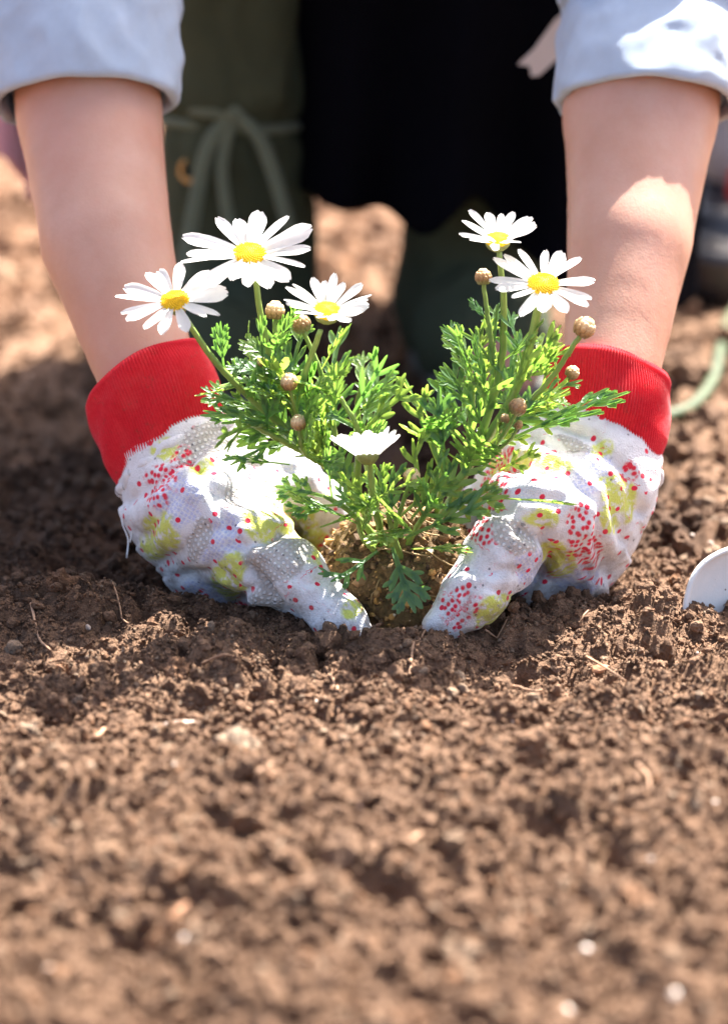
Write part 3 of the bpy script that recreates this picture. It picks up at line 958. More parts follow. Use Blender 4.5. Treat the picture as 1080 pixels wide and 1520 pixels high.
PL = [('grey', 315, 650, 62, 30, -32), ('red', 240, 722, 24, 34, 10), ('red', 270, 680, 16, 22, 30), ('yellow', 248, 668, 20, 18, 0), ('lavender', 268, 745, 36, 40, 20), ('yellow', 240, 795, 26, 34, 0),
      ('grey', 375, 738, 52, 20, -10), ('yellow', 402, 778, 46, 32, 10), ('grey', 412, 832, 50, 34, -20), ('yellow', 342, 852, 26, 34, 0), ('grey', 396, 895, 26, 34, 20), ('red', 378, 912, 40, 16, 20),
      ('yellow', 456, 800, 30, 44, 0), ('red', 498, 808, 28, 26, 0), ('lavender', 310, 880, 40, 24, 30), ('yellow', 520, 905, 16, 16, 0), ('lavender', 440, 710, 40, 30, 0), ('yellow', 300, 700, 22, 14, -30), ('lavender', 330, 800, 30, 40, 30), ('red', 330, 905, 26, 12, 20), ('grey', 295, 800, 18, 30, 20)]
CR = [([(815, 628), (885, 655), (930, 700), (948, 762)], 2.4, 9, -1.2), ([(780, 650), (850, 672), (900, 720), (922, 800)], 2.2, 10, 1.6), ([(765, 700), (835, 702), (885, 745), (896, 850)], 2.2, 11, 1.8),
      ([(768, 790), (808, 800), (822, 818)], 2.0, 8, 1.2), ([(812, 790), (815, 830), (785, 880)], 2.4, 8, -.9), ([(720, 850), (750, 842), (775, 850)], 1.2, 8, .8), ([(860, 800), (866, 850), (860, 870)], 1.4, 8, .9),
      ([(740, 760), (770, 740), (820, 745)], 1.5, 9, 1.2), ([(690, 880), (715, 872), (740, 880)], 1.0, 7, .6), ([(880, 770), (884, 810), (878, 850)], 1.4, 7, .8)]
PR = [('yellow', 918, 735, 40, 26, 50), ('yellow', 895, 665, 18, 14, 0), ('red', 862, 800, 26, 50, -15), ('red', 745, 712, 22, 50, 10), ('yellow', 828, 825, 26, 24, 0), ('yellow', 735, 905, 36, 20, -20),
      ('red', 682, 902, 24, 34, 40), ('lavender', 880, 700, 36, 36, 0), ('lavender', 850, 850, 40, 24, 0), ('yellow', 810, 690, 50, 16, 10), ('red', 718, 790, 16, 30, 0), ('lavender', 715, 760, 20, 26, 0),
      ('yellow', 745, 690, 16, 20, 0), ('grey', 765, 800, 34, 26, 20), ('yellow', 800, 770, 24, 14, 0), ('lavender', 790, 840, 30, 30, 0), ('yellow', 905, 770, 16, 26, 0), ('red', 935, 700, 14, 14, 0), ('grey', 850, 655, 30, 10, 20)]
gl = glove(0, GL, cuffL, dirL, [3.55, 3.62, 3.6, 3.35], M_gloveA, 2.3, 'white glove with red rib cuff and a loose thread, left of the plant', CL, PL)
cuffR = [A(905, 545, .080), A(902, 585, .077), A(896, 625, .073), A(889, 668, .070)]
dirR = [np.array([-.22, -.50, -.78]), np.array([-.28, -.48, -.78]), np.array([-.34, -.42, -.76]), np.array([-.42, -.38, -.74])]
gr = glove(1, GR, cuffR, dirR, [3.15, 3.4, 3.55, 3.35], M_gloveB, 8.1, 'sunlit white glove with red rib cuff, right of the plant', CR, PR)
for pts in ([(184, 752, .045), (181, 775, .043), (190, 800, .043), (188, 828, .043)], [(190, 757, .044), (196, 780, .042), (193, 805, .042)]):
    V, F = loft(catmull([A(*p) for p in pts], 14), 0.0005, 6)
    part('loose_thread', np_mesh('loose_thread', V, F), M_thread, gl)

# ---- boots
def boot(cx, ankle, top, toe, tie, seed, label):
    pr = [(ankle, ankle * 0.5 + top * 0.5, .050, .0525), (ankle * 0.5 + top * 0.5, top, .0525, .058),
          (ankle + np.array([0, .01, -.02]), ankle * .4 + toe * .6 + np.array([0, 0, -.01]), .046, .042), (ankle * .4 + toe * .6 + np.array([0, 0, -.01]), toe, .042, .036)]
    def cut(P, v):
        return np.maximum(v, 0.012 - P[:, 2])
    V, F = sdf_mesh(pr, 0.0045, 0.02, cut)
    N = vnormals(V, F)
    g = 0.003 * pnoise(V * np.array([40, 40, 22]) + seed) + 0.0025 * (1 - 2 * np.abs(pnoise(V * np.array([60, 60, 12]) + seed)))
    zt = A(345, 170, ankle[1] - 0.02)[2]
    pinch = 0.007 * np.exp(-((V[:, 2] - zt) / 0.012) ** 2)
    V = V + N * (g - pinch)[:, None]
    b = part('boot', np_mesh('boot', V, F), M_olive, person)
    tag(b, label)
    # sole
    spr = [(ankle * np.array([1, 1, 0]) + np.array([0, .01, .014]), toe * np.array([1, 1, 0]) + np.array([0, -.002, .014]), .044, .040)]
    V, F = sdf_mesh(spr, 0.004, 0.01, lambda P, v: np.maximum(v, np.abs(P[:, 2] - 0.008) - 0.010))
    part('sole', np_mesh('sole', V, F), M_sole, b)
    if tie:
        yb = 0.545
        yf_ = lambda px, py: A(px, py, yb)
        th = np.linspace(0, 2 * np.pi, 60)
        c = ankle + (top - ankle) * ((zt - ankle[2]) / (top[2] - ankle[2]))
        ring = np.stack([c[0] + 0.0515 * np.cos(th), c[1] + 0.0515 * np.sin(th), zt + 0.002 * np.sin(2 * th)], 1)
        V, F = loft(ring, 0.0035, 8, cap=False)
        part('drawcord', np_mesh('drawcord', V, F), M_cord, b)
        yk = c[1] - 0.058
        for pts, r_ in (([(345, 168, 0), (310, 215, 0), (292, 290, .004), (278, 370, .006), (268, 440, .006)], .0026), ([(350, 168, 0), (385, 205, 0), (410, 270, .002), (430, 345, .004)], .0025),
                        ([(345, 172, 0), (330, 240, 0), (334, 300, .002), (345, 350, .004)], .0021), ([(345, 165, 0), (300, 160, 0), (262, 150, .02)], .003)):
            P = [A(px, py, yk + dy) for px, py, dy in pts]
            V, F = loft(catmull(P, 18), r_, 8, ell=2.0)
            part('cord_end', np_mesh('cord_end', V, F), M_cord, b)
        kV, kF = ico(2)
        part('knot', np_mesh('knot', kV * np.array([.007, .005, .006]) + A(346, 166, yk - .001), kF), M_cord, b)
        for px, py in ((281, 253), (392, 132)):
            yy = c[1] - 0.05
            for _ in range(4):
                p = A(px, py, yy)
                ce = ankle + (top - ankle) * ((p[2] - ankle[2]) / (top[2] - ankle[2]))
                off = p[0] - ce[0]
                yy = ce[1] - math.sqrt(max(0.0, .0545 ** 2 - off ** 2)) - 0.0015
            p = A(px, py, yy)
            nrm = np.array([off, yy - ce[1], 0.0]); nrm /= np.linalg.norm(nrm)
            u_ = np.array([-nrm[1], nrm[0], 0]); v_ = np.array([0, 0, 1.0])
            ring = p + 0.0068 * (np.cos(th)[:, None] * u_ + np.sin(th)[:, None] * v_)
            V, F = loft(ring, 0.0022, 8, cap=False)
            e = part('eyelet', np_mesh('eyelet', V, F), M_brass, b)
            Vd, Fd = loft(np.array([p - nrm * 0.003, p + nrm * 0.0008]), 0.0062, 20)  # solid black disc stands in for the shade inside the ring
            part('eyelet_shade_disc', np_mesh('eyelet_shade_disc', Vd, Fd), M_hole, b)
    return b
boot(350, np.array([-.085, .63, .055]), np.array([-.096, .530, .375]), np.array([-.102, .50, .042]), True, 1.0, 'olive canvas boot with a tied drawcord and brass eyelets')
boot(650, np.array([.075, .64, .055]), np.array([.115, .535, .36]), np.array([.088, .52, .042]), False, 4.0, 'olive canvas boot in shadow below the navy apron')

# ---- navy apron draped over lap and the right knee
nu, nv = 70, 60
u, v = np.meshgrid(np.linspace(0, 1, nu), np.linspace(0, 1, nv), indexing='ij')
x0 = -0.045 + 0.27 * u
hem = 0.130 - 0.055 * sstep(0.42, 0.75, u) + 0.008 * np.sin(u * 17) + 0.006 * np.sin(u * 31 + 1)
z0 = 0.45 - (0.45 - hem) * v
y0 = 0.455 + 0.075 * v + 0.03 * np.cos(u * 9) * v * 0.6 + 0.018 * np.sin(u * 24 + v * 2) * v + 0.06 * (u - 0.6) ** 2
Va = np.stack([x0, y0, z0], -1).reshape(-1, 3)
Va[:, 1] += 0.010 * pnoise(Va * 14)
Va[:, 0] += (0.012 * pnoise(Va * np.array([0, 5, 11])) ) * np.clip(1 - u.reshape(-1) * 4, 0, 1)
i, j = np.meshgrid(np.arange(nu - 1), np.arange(nv - 1), indexing='ij')
a = (i * nv + j).ravel()
Fa = np.stack([a, a + nv, a + nv + 1, a + 1], 1)
me = np_mesh('apron', Va, Fa)
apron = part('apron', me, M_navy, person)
md = apron.modifiers.new('thickness', 'SOLIDIFY'); md.thickness = 0.0025

def ribbon(name, mid, half, nrm_y, mat, parent, thick=0.0012):
    """flat strip with real thickness through points mid, half-width vectors half"""
    mid = np.array(mid); half = np.array(half)
    fr = np.array([0, -thick, 0])
    V = np.concatenate([mid - half, mid + half, mid - half + fr, mid + half + fr])
    n = len(mid); F = []
    for k in range(n - 1):
        F += [[k, k + 1, n + k + 1, n + k], [2 * n + k, 3 * n + k, 3 * n + k + 1, 2 * n + k + 1], [k, 2 * n + k, 2 * n + k + 1, k + 1], [n + k, n + k + 1, 3 * n + k + 1, 3 * n + k]]
    F += [[0, n, 3 * n, 2 * n], [n - 1, 3 * n - 1, 4 * n - 1, 2 * n - 1]]
    return part(name, np_mesh(name, V, np.array(F), smooth=False), mat, parent)
# pale ribbon end with a notch
bm = bmesh.new()
yr = 0.40
out = [(850, 5), (862, 75), (826, 88), (800, 112), (788, 113), (786, 98), (768, 95), (792, 72), (822, 30)]
vs = [bm.verts.new(at(px, py, yr)) for px, py in out]
f = bm.faces.new(vs)
ex = bmesh.ops.extrude_face_region(bm, geom=[f])
for g_ in ex['geom']:
    if isinstance(g_, bmesh.types.BMVert): g_.co.y += 0.0015
bmesh.ops.recalc_face_normals(bm, faces=bm.faces)
me = bpy.data.meshes.new('apron_tie'); bm.to_mesh(me); bm.free()
part('apron_tie', me, M_pale, apron)

# ---- pink towel tucked at the hip behind the left arm
nu, nv = 24, 20
u, v = np.meshgrid(np.linspace(0, 1, nu), np.linspace(0, 1, nv), indexing='ij')
tl, tr_, bl, br = A(-80, -60, .62), A(60, -60, .62), A(-30, 170, .60), A(52, 300, .60)
Vp = (tl[None, None] * ((1 - u) * (1 - v))[..., None] + tr_ * (u * (1 - v))[..., None] + bl * ((1 - u) * v)[..., None] + br * (u * v)[..., None])
Vp[..., 1] += 0.008 * np.sin(u * 9) * v
i, j = np.meshgrid(np.arange(nu - 1), np.arange(nv - 1), indexing='ij')
a = (i * nv + j).ravel()
tw = part('towel', np_mesh('towel', Vp.reshape(-1, 3), np.stack([a, a + nv, a + nv + 1, a + 1], 1)), M_pink, person)
md = tw.modifiers.new('thickness', 'SOLIDIFY'); md.thickness = 0.005
tag(tw, 'pink towel hanging at the hip behind the left sleeve')

# ------------------------------------------------------------------ the daisy plant
PB = Vector((0.02, 0.025, 0.0))
plant = empty('daisy_plant', PB)
tag(plant, 'white marguerite daisy plant with root ball being set into the soil', 'plant')

# root ball
V, F = ico(6)
dn = 1 + 0.10 * pnoise(V * 2.2) + 0.07 * pnoise(V * 5.5 + 3) + 0.035 * pnoise(V * 14 + 7) + 0.02 * pnoise(V * 34)
V = V * dn[:, None] * np.array([.0445, .038, .044]) + np.array([.020, .03, .010])
root = part('root_ball', np_mesh('root_ball', V, F), None, plant)
m = NT('root_ball_peat')
pos = m.geo()
f1 = m.noise(pos, 420.0, 5.0, 0.7).outputs[0]
f2 = m.noise(pos, 70.0, 3.0).outputs[0]
c = m.ramp(f1, [(0.3, (0.045, 0.025, 0.013)), (0.52, (0.16, 0.088, 0.04)), (0.72, (0.36, 0.20, 0.085))])
m.base(m.mix(m.math('MULTIPLY', f2, 0.5), c, (0.20, 0.15, 0.05)), 0.8, 0.3)
m.bump(f1, 0.002, 1.0)
root.data.materials.append(m.m)
# crumbs clinging to the root ball
nrm = rng.normal(size=(2600, 3)); nrm /= np.linalg.norm(nrm, axis=1)[:, None]
nrm = nrm[nrm[:, 2] > -0.3]
Pp = nrm * np.array([.0452, .0385, .0447]) * rng.uniform(.95, 1.03, (len(nrm), 1)) + np.array([.020, .03, .010])
V, F, s_ = scatter(Pp, 0.0006 * (5.0) ** (rng.random(len(Pp)) ** 1.8), 1, 0.35)
me = np_mesh('clinging_crumbs', V, F, smooth=False)
attr(me, 'shade', s_)
m = NT('root_crumb')
shd = m.node('Attribute', attribute_name='shade').outputs['Fac']
m.base(m.ramp(shd, [(0, (0.045, 0.026, 0.015)), (0.4, (0.13, 0.075, 0.04)), (0.75, (0.32, 0.19, 0.09)), (0.92, (0.5, 0.27, 0.08)), (1.0, (0.72, 0.66, 0.52))]), 0.8, 0.3)
o = part('clinging_crumbs', me, m.m, root); o['kind'] = 'stuff'
# fine roots
fr = []
for k in range(34):
    th0 = rng.uniform(0, 2 * np.pi); ph = rng.uniform(-0.1, 1.2); pts = []
    dth, dph = rng.uniform(-.35, .35), rng.uniform(-.35, .25)
    for q in range(5):
        nv_ = np.array([math.cos(ph) * math.cos(th0), math.cos(ph) * math.sin(th0), math.sin(ph)])
        pts.append(nv_ * np.array([.0452, .0385, .0447]) * rng.uniform(1.0, 1.07) + np.array([.020, .03, .010]))
        th0 += dth * rng.uniform(.3, 1.2); ph += dph * rng.uniform(.3, 1.2)
    fr.append(loft(catmull(pts, 12), rng.uniform(.00025, .0006), 5))
V, F = join(fr)
o = part('fine_roots', np_mesh('fine_roots', V, F), plain_mat('pale_root', (0.34, 0.23, 0.11), 0.7, var=0.3, scale=150), root); o['kind'] = 'stuff'

# stems ------------------------------------------------------------------------
def stem(pts, r0, r1, n=26, name='stem'):
    C = catmull([A(*p) for p in pts], n)
    C[1:-1] += rng.normal(0, 0.00015, (n - 2, 3))
    nseg = 8
    V, F = loft(C, np.linspace(r0, r1, n), nseg, radial=lambda t, h: 0.12 * r1 * np.cos(5 * h))
    part(name, np_mesh(name, V, F), M_stem, plant)
    return C
ST = {}
ST['F1'] = stem([(585, 850, .028), (548, 770, .022), (495, 690, .018), (440, 605, .014), (398, 520, .008), (376, 400, .004)], .0028, .0015)
ST['F2'] = stem([(520, 725, .020), (440, 650, .012), (372, 590, .004), (318, 535, -.002), (268, 462, -.006)], .0024, .0014)
ST['F3'] = stem([(500, 700, .018), (440, 625, .008), (452, 560, .002), (476, 490, -.004)], .0021, .0014)
ST['F4'] = stem([(612, 850, .028), (655, 770, .024), (690, 700, .02), (722, 620, .018), (744, 540, .016), (748, 460, .014), (740, 368, .012)], .0030, .0014)
ST['F5'] = stem([(680, 715, .02), (730, 640, .012), (772, 560, .006), (803, 440, .000)], .0024, .0022)
ST['F6'] = stem([(580, 845, .018), (562, 780, -.006), (553, 730, -.016), (548, 684, -.022)], .0022, .0014)
ST['b1'] = stem([(455, 640, .012), (412, 540, .012), (408, 470, .014)], .0016, .0011)
ST['b2'] = stem([(500, 660, .02), (478, 560, .02), (450, 490, .02)], .0016, .0011)
ST['b3'] = stem([(450, 650, .004), (436, 600, -.006), (429, 572, -.008)], .0013, .001)
ST['b4'] = stem([(480, 690, .004), (450, 670, -.008), (443, 632, -.010)], .0013, .001)
ST['b5'] = stem([(738, 560, .018), (725, 480, .022), (717, 418, .024)], .0015, .0011)
ST['b6'] = stem([(740, 640, .010), (810, 570, .002), (862, 496, -.002)], .0017, .0013)
ST['b7'] = stem([(760, 620, .012), (815, 590, .012), (846, 558, .012)], .0013, .001)
ST['b8'] = stem([(720, 680, .0), (750, 640, -.006), (767, 610, -.008)], .0013, .001)
ST['b9'] = stem([(575, 830, .005), (590, 770, -.006), (609, 714, -.010)], .0015, .0011)
ST['b10'] = stem([(725, 670, .004), (745, 645, .0), (750, 626, 0)], .001, .0008)
ST['b11'] = stem([(725, 680, .004), (755, 655, .0), (768, 634, 0)], .001, .0008)
ST['b12'] = stem([(420, 600, .012), (395, 560, .014), (390, 540, .014)], .001, .0008)
ST['l1'] = stem([(560, 790, .025), (545, 690, .03), (530, 610, .03), (540, 560, .03)], .002, .0012)
ST['l2'] = stem([(530, 720, .02), (530, 640, .012), (505, 590, .008)], .002, .0012)
ST['l3'] = stem([(640, 800, .03), (655, 720, .03), (650, 650, .03), (645, 610, .03)], .0022, .0012)
ST['l4'] = stem([(590, 840, .01), (620, 780, .0), (650, 740, -.006)], .0020, .0012)
ST['l5'] = stem([(690, 705, .02), (700, 600, .024), (695, 530, .024)], .0020, .0012)
ST['l6'] = stem([(560, 800, .01), (520, 760, .0), (480, 735, -.004)], .002, .0012)
ST['l7'] = stem([(470, 680, .01), (410, 650, .0), (365, 625, -.006)], .002, .0012)
ST['l8'] = stem([(575, 835, .012), (540, 800, -.004), (530, 770, -.01)], .002, .0012)
ST['l9'] = stem([(600, 840, .006), (585, 800, -.008), (575, 760, -.014)], .002, .0012)
ST['l10'] = stem([(440, 610, .016), (400, 570, .02), (360, 540, .02)], .0016, .001)

# leaves -----------------------------------------------------------------------
def leaf_mesh(seed, pairs=4, wide=1.0):
    """pinnately lobed blade of unit length along +x: tapered winged midrib and toothed finger lobes, channelled along each rib"""
    r = random.Random(seed)
    Vv, Ff = [], []
    def bend(p):
        x, y, z = p
        return (x, y, z + 0.16 * x * x * cv + 0.10 * abs(y) * cup)
    cv = r.uniform(-1.2, 0.6); cup = r.uniform(-0.2, 1.2)
    def strip(p0, ang, L, w0, curve, n=5, zoff=0.0):
        b = len(Vv)
        x, y = p0; a_ = ang
        prof = [0.62, 0.85, 1.0, 0.88, 0.42]
        for k in range(n):
            w_ = w0 * prof[k]
            nx_, ny_ = -math.sin(a_), math.cos(a_)
            Vv.append(bend((x + nx_ * w_, y + ny_ * w_, zoff + 0.010)))
            Vv.append(bend((x, y, zoff - 0.008)))
            Vv.append(bend((x - nx_ * w_, y - ny_ * w_, zoff + 0.010)))
            x += math.cos(a_) * L / (n - 1); y += math.sin(a_) * L / (n - 1); a_ += curve / (n - 1)
        for k in range(n - 1):
            q = b + 3 * k
            Ff.append((q, q + 3, q + 4, q + 1)); Ff.append((q + 1, q + 4, q + 5, q + 2))
        Vv.append(bend((x - math.cos(a_) * L / (n - 1) * .82, y - math.sin(a_) * L / (n - 1) * .82, zoff + 0.002)))
        t_ = len(Vv) - 1; q = b + 3 * (n - 1)
        Ff.append((q, t_, q + 1)); Ff.append((q + 1, t_, q + 2))
    strip((0, 0), 0, 0.55, 0.030 * wide, 0)
    strip((0.42, 0), 0, 0.56, 0.042 * wide, r.uniform(-.2, .2))
    for k in range(pairs):
        f = 0.34 + 0.36 * k / max(1, pairs - 1)
        for sgn in (-1, 1):
            fx = f + r.uniform(-.035, .035)
            L = (0.40 - 0.25 * abs(f - 0.46)) * r.uniform(.75, 1.15)
            an = sgn * r.uniform(0.55, 0.85)
            cu_ = -sgn * r.uniform(.1, .45)
            strip((fx, 0), an, L, 0.045 * wide, cu_, zoff=0.001 * sgn)
            # one or two teeth on the lobe
            for q, side in ((0.50, 1), (0.60, -1)):
                if r.random() < 0.55:
                    strip((fx + math.cos(an) * L * q, math.sin(an) * L * q), an + side * 0.6, L * 0.40, 0.030 * wide, -side * .2, zoff=0.002 * side)
    V = np.array(Vv)
    quads = np.array([f for f in Ff if len(f) == 4]); tris = np.array([f for f in Ff if len(f) == 3])
    return np_mesh('leaf', V, [quads, tris])
LEAF = [leaf_mesh(k, pairs=[2, 3, 2, 3][k % 4], wide=[1.0, 1.15, 0.9][k % 3]) for k in range(12)]
SMALL = [leaf_mesh(50 + k, pairs=2, wide=1.5) for k in range(4)]
for me in LEAF + SMALL: me.materials.append(M_leaf)

def place_leaf(base, d, nrm, L, me, wscale=1.0):
    d = Vector(d).normalized()
    nrm = Vector(nrm); nrm = (nrm - d * nrm.dot(d)).normalized()
    yv = nrm.cross(d)
    M = Matrix(((d.x * L, yv.x * L * wscale, nrm.x * L, base[0]), (d.y * L, yv.y * L * wscale, nrm.y * L, base[1]), (d.z * L, yv.z * L * wscale, nrm.z * L, base[2]), (0, 0, 0, 1)))
    return part('leaf', me, None, plant, M)

def leafy(key, t0, t1, count, L0, L1, spread=0.85, small=0.0, phase=0.0):
    C = ST[key]; n = len(C)
    T, U, B = frames(C)
    for k in range(count):
        t = t0 + (t1 - t0) * (k + rng.uniform(0, .6)) / count
        q = t * (n - 1); i_ = min(int(q), n - 2); f = q - i_
        p = C[i_] * (1 - f) + C[i_ + 1] * f
        ang = k * 2.39996 + phase + rng.uniform(-.4, .4)
        rad = math.cos(ang) * U[i_] + math.sin(ang) * B[i_]
        sp = spread * rng.uniform(.7, 1.25)
        d = T[i_] * math.cos(sp) + rad * math.sin(sp) + np.array([0, 0, .12])
        nr = T[i_] * 0.7 - rad * 0.4 + rng.normal(0, .25, 3) + np.array([0, -.9, .3]) * rng.uniform(.1, 1.2)
        L = (L0 + (L1 - L0) * (k / max(1, count - 1))) * rng.uniform(.8, 1.2)
        place_leaf(p, d, nr, L, random.choice(SMALL) if rng.random() < small else random.choice(LEAF), rng.uniform(.8, 1.15))

leafy('F1', .38, .80, 9, 0.043, 0.031)
leafy('F2', .12, .70, 9, 0.043, 0.022, phase=1.0)
leafy('F3', .05, .62, 7, 0.043, 0.028, phase=2.0)
leafy('F4', .30, .70, 9, 0.046, 0.033)
leafy('F5', .10, .78, 8, 0.043, 0.031, spread=.75)
leafy('F6', .30, .62, 4, 0.039, 0.028)
leafy('b1', .1, .8, 4, 0.036, 0.024, spread=.55)
leafy('b2', .1, .7, 4, 0.041, 0.028, spread=.7)
leafy('b3', .1, .7, 3, 0.026, 0.019)
leafy('b4', .1, .7, 3, 0.029, 0.019)
leafy('b5', .1, .6, 3, 0.031, 0.019, spread=.5)
leafy('b6', .1, .6, 3, 0.034, 0.022, spread=.7)
leafy('b7', .1, .9, 3, 0.026, 0.019)
leafy('b8', .1, .9, 3, 0.029, 0.019)
leafy('b9', .3, .8, 4, 0.036, 0.024)
leafy('l1', .3, .85, 5, 0.043, 0.031)
leafy('l2', .2, 1.0, 6, 0.043, 0.031)
leafy('l3', .4, .9, 3, 0.046, 0.038, spread=.6)
leafy('l4', .5, 1.0, 5, 0.041, 0.036)
leafy('l5', .2, 1.0, 8, 0.041, 0.028, spread=.6)
leafy('l6', .4, 1.0, 5, 0.039, 0.033)
leafy('l7', .1, 1.0, 6, 0.039, 0.031)
leafy('l8', .55, 1.0, 3, 0.039, 0.031)
leafy('l9', .6, 1.0, 3, 0.039, 0.031)
leafy('l10', .1, 1.0, 4, 0.036, 0.028)

def hero(b, t, nrm, k, wscale=1.0, small=False):
    p, q = A(*b), A(*t)
    place_leaf(p, q - p, nrm, np.linalg.norm(q - p), (SMALL if small else LEAF)[k], wscale)
tc = np.array([0, -.97, .25]); up = np.array([0, .25, .97])
hero((582, 812, -.010), (612, 905, -.034), tc, 1, 1.1)
hero((560, 818, -.008), (492, 872, -.030), tc + up * .5, 2, 1.1)
hero((600, 800, -.006), (725, 745, -.020), tc * .7 + up * .6, 5, 1.0)
hero((610, 815, -.004), (700, 808, -.020), tc * .3 + up, 3, .8)
hero((520, 770, -.004), (425, 738, -.020), tc * .5 + up, 6, .9)
hero((660, 700, .008), (648, 575, .012), tc, 8, 1.1)
hero((690, 690, .010), (600, 628, -.004), tc * .4 + up, 9, .7)
hero((650, 690, .012), (612, 585, .02), tc, 2, 1.0)
hero((745, 660, .004), (925, 568, -.012), tc * .6 + up * .8, 7, .55)
hero((740, 700, .002), (800, 665, -.016), tc + up * .3, 10, .8)
hero((735, 740, -.010), (850, 742, -.034), up, 11, .6)
hero((540, 640, .01), (604, 570, .0), tc * .7 + up * .5, 4, 1.1)
hero((520, 620, .015), (575, 525, .012), tc, 0, .8)
hero((430, 690, .0), (345, 680, -.012), tc * .5 + up, 5, .8)
hero((425, 640, .0), (320, 600, -.010), tc * .6 + up, 1, .8)
hero((370, 600, .0), (300, 578, -.008), tc + up, 3, .8)
hero((410, 545, .008), (425, 470, .004), tc, 0, .35, True)
hero((392, 560, .002), (385, 470, -.002), tc, 1, .35, True)
hero((700, 560, .02), (675, 480, .02), tc, 6, .7)
hero((770, 570, .002), (835, 480, -.004), tc, 2, .5, True)
hero((780, 560, .004), (830, 525, -.004), tc, 3, .45, True)
hero((570, 770, -.008), (520, 720, -.014), tc, 10, 1.0)
hero((610, 770, -.006), (665, 705, -.012), tc, 0, 1.0)

# flowers ----------------------------------------------------------------------
def petal_mesh(seed, wid):
    r = random.Random(seed)
    nl, nw = 9, 5
    V = []
    droop = r.uniform(-.10, .06); tw_ = r.uniform(-.25, .25)
    for i_ in range(nl):
        t = i_ / (nl - 1)
        w_ = wid * (0.30 + 0.70 * math.sin(min(1.0, t * 1.25) * math.pi / 2) ** 0.9) * (1 - max(0, (t - 0.72) / 0.28) ** 2.4 * 0.72)
        for j_ in range(nw):
            s_ = -1 + 2 * j_ / (nw - 1)
            notch = 0.035 * (1 - abs(s_)) * (1 if i_ == nl - 1 else 0) * (1 if j_ % 2 == 0 else -0.6)
            z = 0.030 * (abs(s_) ** 2) * (1 - t * .6) + 0.010 * math.cos(s_ * 6.3) + droop * t * t + tw_ * s_ * w_ * t
            V.append((t - notch, s_ * w_ * 0.5, z))
    V = np.array(V)
    i_, j_ = np.meshgrid(np.arange(nl - 1), np.arange(nw - 1), indexing='ij')
    a_ = (i_ * nw + j_).ravel()
    return np_mesh('petal', V, np.stack([a_, a_ + nw, a_ + nw + 1, a_ + 1], 1))
PET = [petal_mesh(k, [.26, .29, .32, .25][k % 4]) for k in range(8)]
for me in PET: me.materials.append(M_petal)

def disc_mesh():
    parts_ = []
    V, F = ico(4)
    k = V[:, 2] > -0.25
    V = V * np.array([1, 1, 0.42])
    parts_.append((V * 0.97, F))
    V1, F1 = ico(1)
    nfl = 190
    for q in range(nfl):
        r_ = math.sqrt((q + 0.5) / nfl); a_ = q * 2.399963
        z = 0.42 * math.sqrt(max(0, 1 - (r_ * .98) ** 2))
        s_ = 0.050 + 0.012 * r_
        parts_.append((V1 * np.array([s_, s_, s_ * (1.5 if r_ > .35 else 1.0)]) + np.array([r_ * math.cos(a_) * .98, r_ * math.sin(a_) * .98, z + 0.01]), F1))
    V, F = join(parts_)
    return np_mesh('flower_disc', V, F)
DISC = disc_mesh(); DISC.materials.append(M_disc)
Vx, Fx = loft(np.array([[0, 0, z] for z in (-.75, -.72, -.5, -.2, .05, .12)]), np.array([.18, .32, .62, .84, .90, .7]), 20, radial=lambda t, h: 0.05 * np.cos(10 * h) * np.sin(t * 3.1))
CAL = np_mesh('flower', Vx, Fx); CAL.materials.append(M_calyx)

def flower(px, py, Y, n, Rpx, disc_px, cup, count, seed, skip=(), lenvar=.14, label=None, sunk=0.0, wide=1.0):
    r = random.Random(seed)
    c = at(px, py, Y)
    depth = (c - CAM).dot(FWD)
    sc = depth / FPX
    nv_ = (RGT * n[0] + UPC * n[1] - FWD * n[2]).normalized()
    q = nv_.to_track_quat('Z', 'Y').to_matrix().to_4x4()
    ds = disc_px * sc
    fl = part('flower', CAL, None, plant, Matrix.Translation(c) @ q @ Matrix.Scale(ds, 4))
    if label: fl['label'] = label
    d = bpy.data.objects.new('flower_disc', DISC); COL.objects.link(d); d.parent = fl
    d.matrix_basis = Matrix.Translation((0, 0, .10 - sunk)) @ Matrix.Diagonal((.94 - sunk, .94 - sunk, .94, 1))
    RL = Rpx * sc / ds
    for k in range(count):
        if k in skip: continue
        a_ = 2 * math.pi * (k + r.uniform(-.28, .28)) / count + seed
        lay = (k % 2)
        L = (RL - 0.55) * r.uniform(1 - lenvar, 1 + lenvar * .5)
        cu = cup + r.uniform(-.13, .13) + (0.06 if lay else -0.03)
        M = (Matrix.Rotation(a_, 4, 'Z') @ Matrix.Translation((.55 + sunk * .9, 0, .10 + .05 * lay - sunk * .5)) @ Matrix.Rotation(-cu, 4, 'Y')
             @ Matrix.Rotation(r.uniform(-.28, .28), 4, 'X') @ Matrix.Diagonal((L, L * r.uniform(.85, 1.12) * wide, L, 1)))
        p = bpy.data.objects.new('petal', PET[r.randrange(8)]); COL.objects.link(p); p.parent = fl
        p.matrix_basis = M
    return fl
flower(370, 380, .004, (.03, .76, .68), 98, 27, .14, 17, 1, label='largest daisy flower, topmost of the left three')
flower(260, 449, -.006, (-.10, .74, .70), 85, 24, .12, 16, 2, label='leftmost daisy flower overlapping the red cuffed arm')
flower(485, 464, -.004, (.06, .80, .60), 68, 23, .42, 18, 3, label='cupped daisy flower nearest the middle')
flower(738, 358, .012, (-.02, .87, .50), 66, 21, .42, 18, 4, label='small topmost daisy flower on the right')
flower(806, 425, .000, (.05, .72, .70), 82, 26, .12, 16, 5, label='large daisy flower against the right forearm')
flower(545, 676, -.022, (-.03, .985, -.06), 58, 19, .72, 22, 6, label='half open daisy flower seen from the side, lowest on the plant', sunk=.30, wide=1.35)

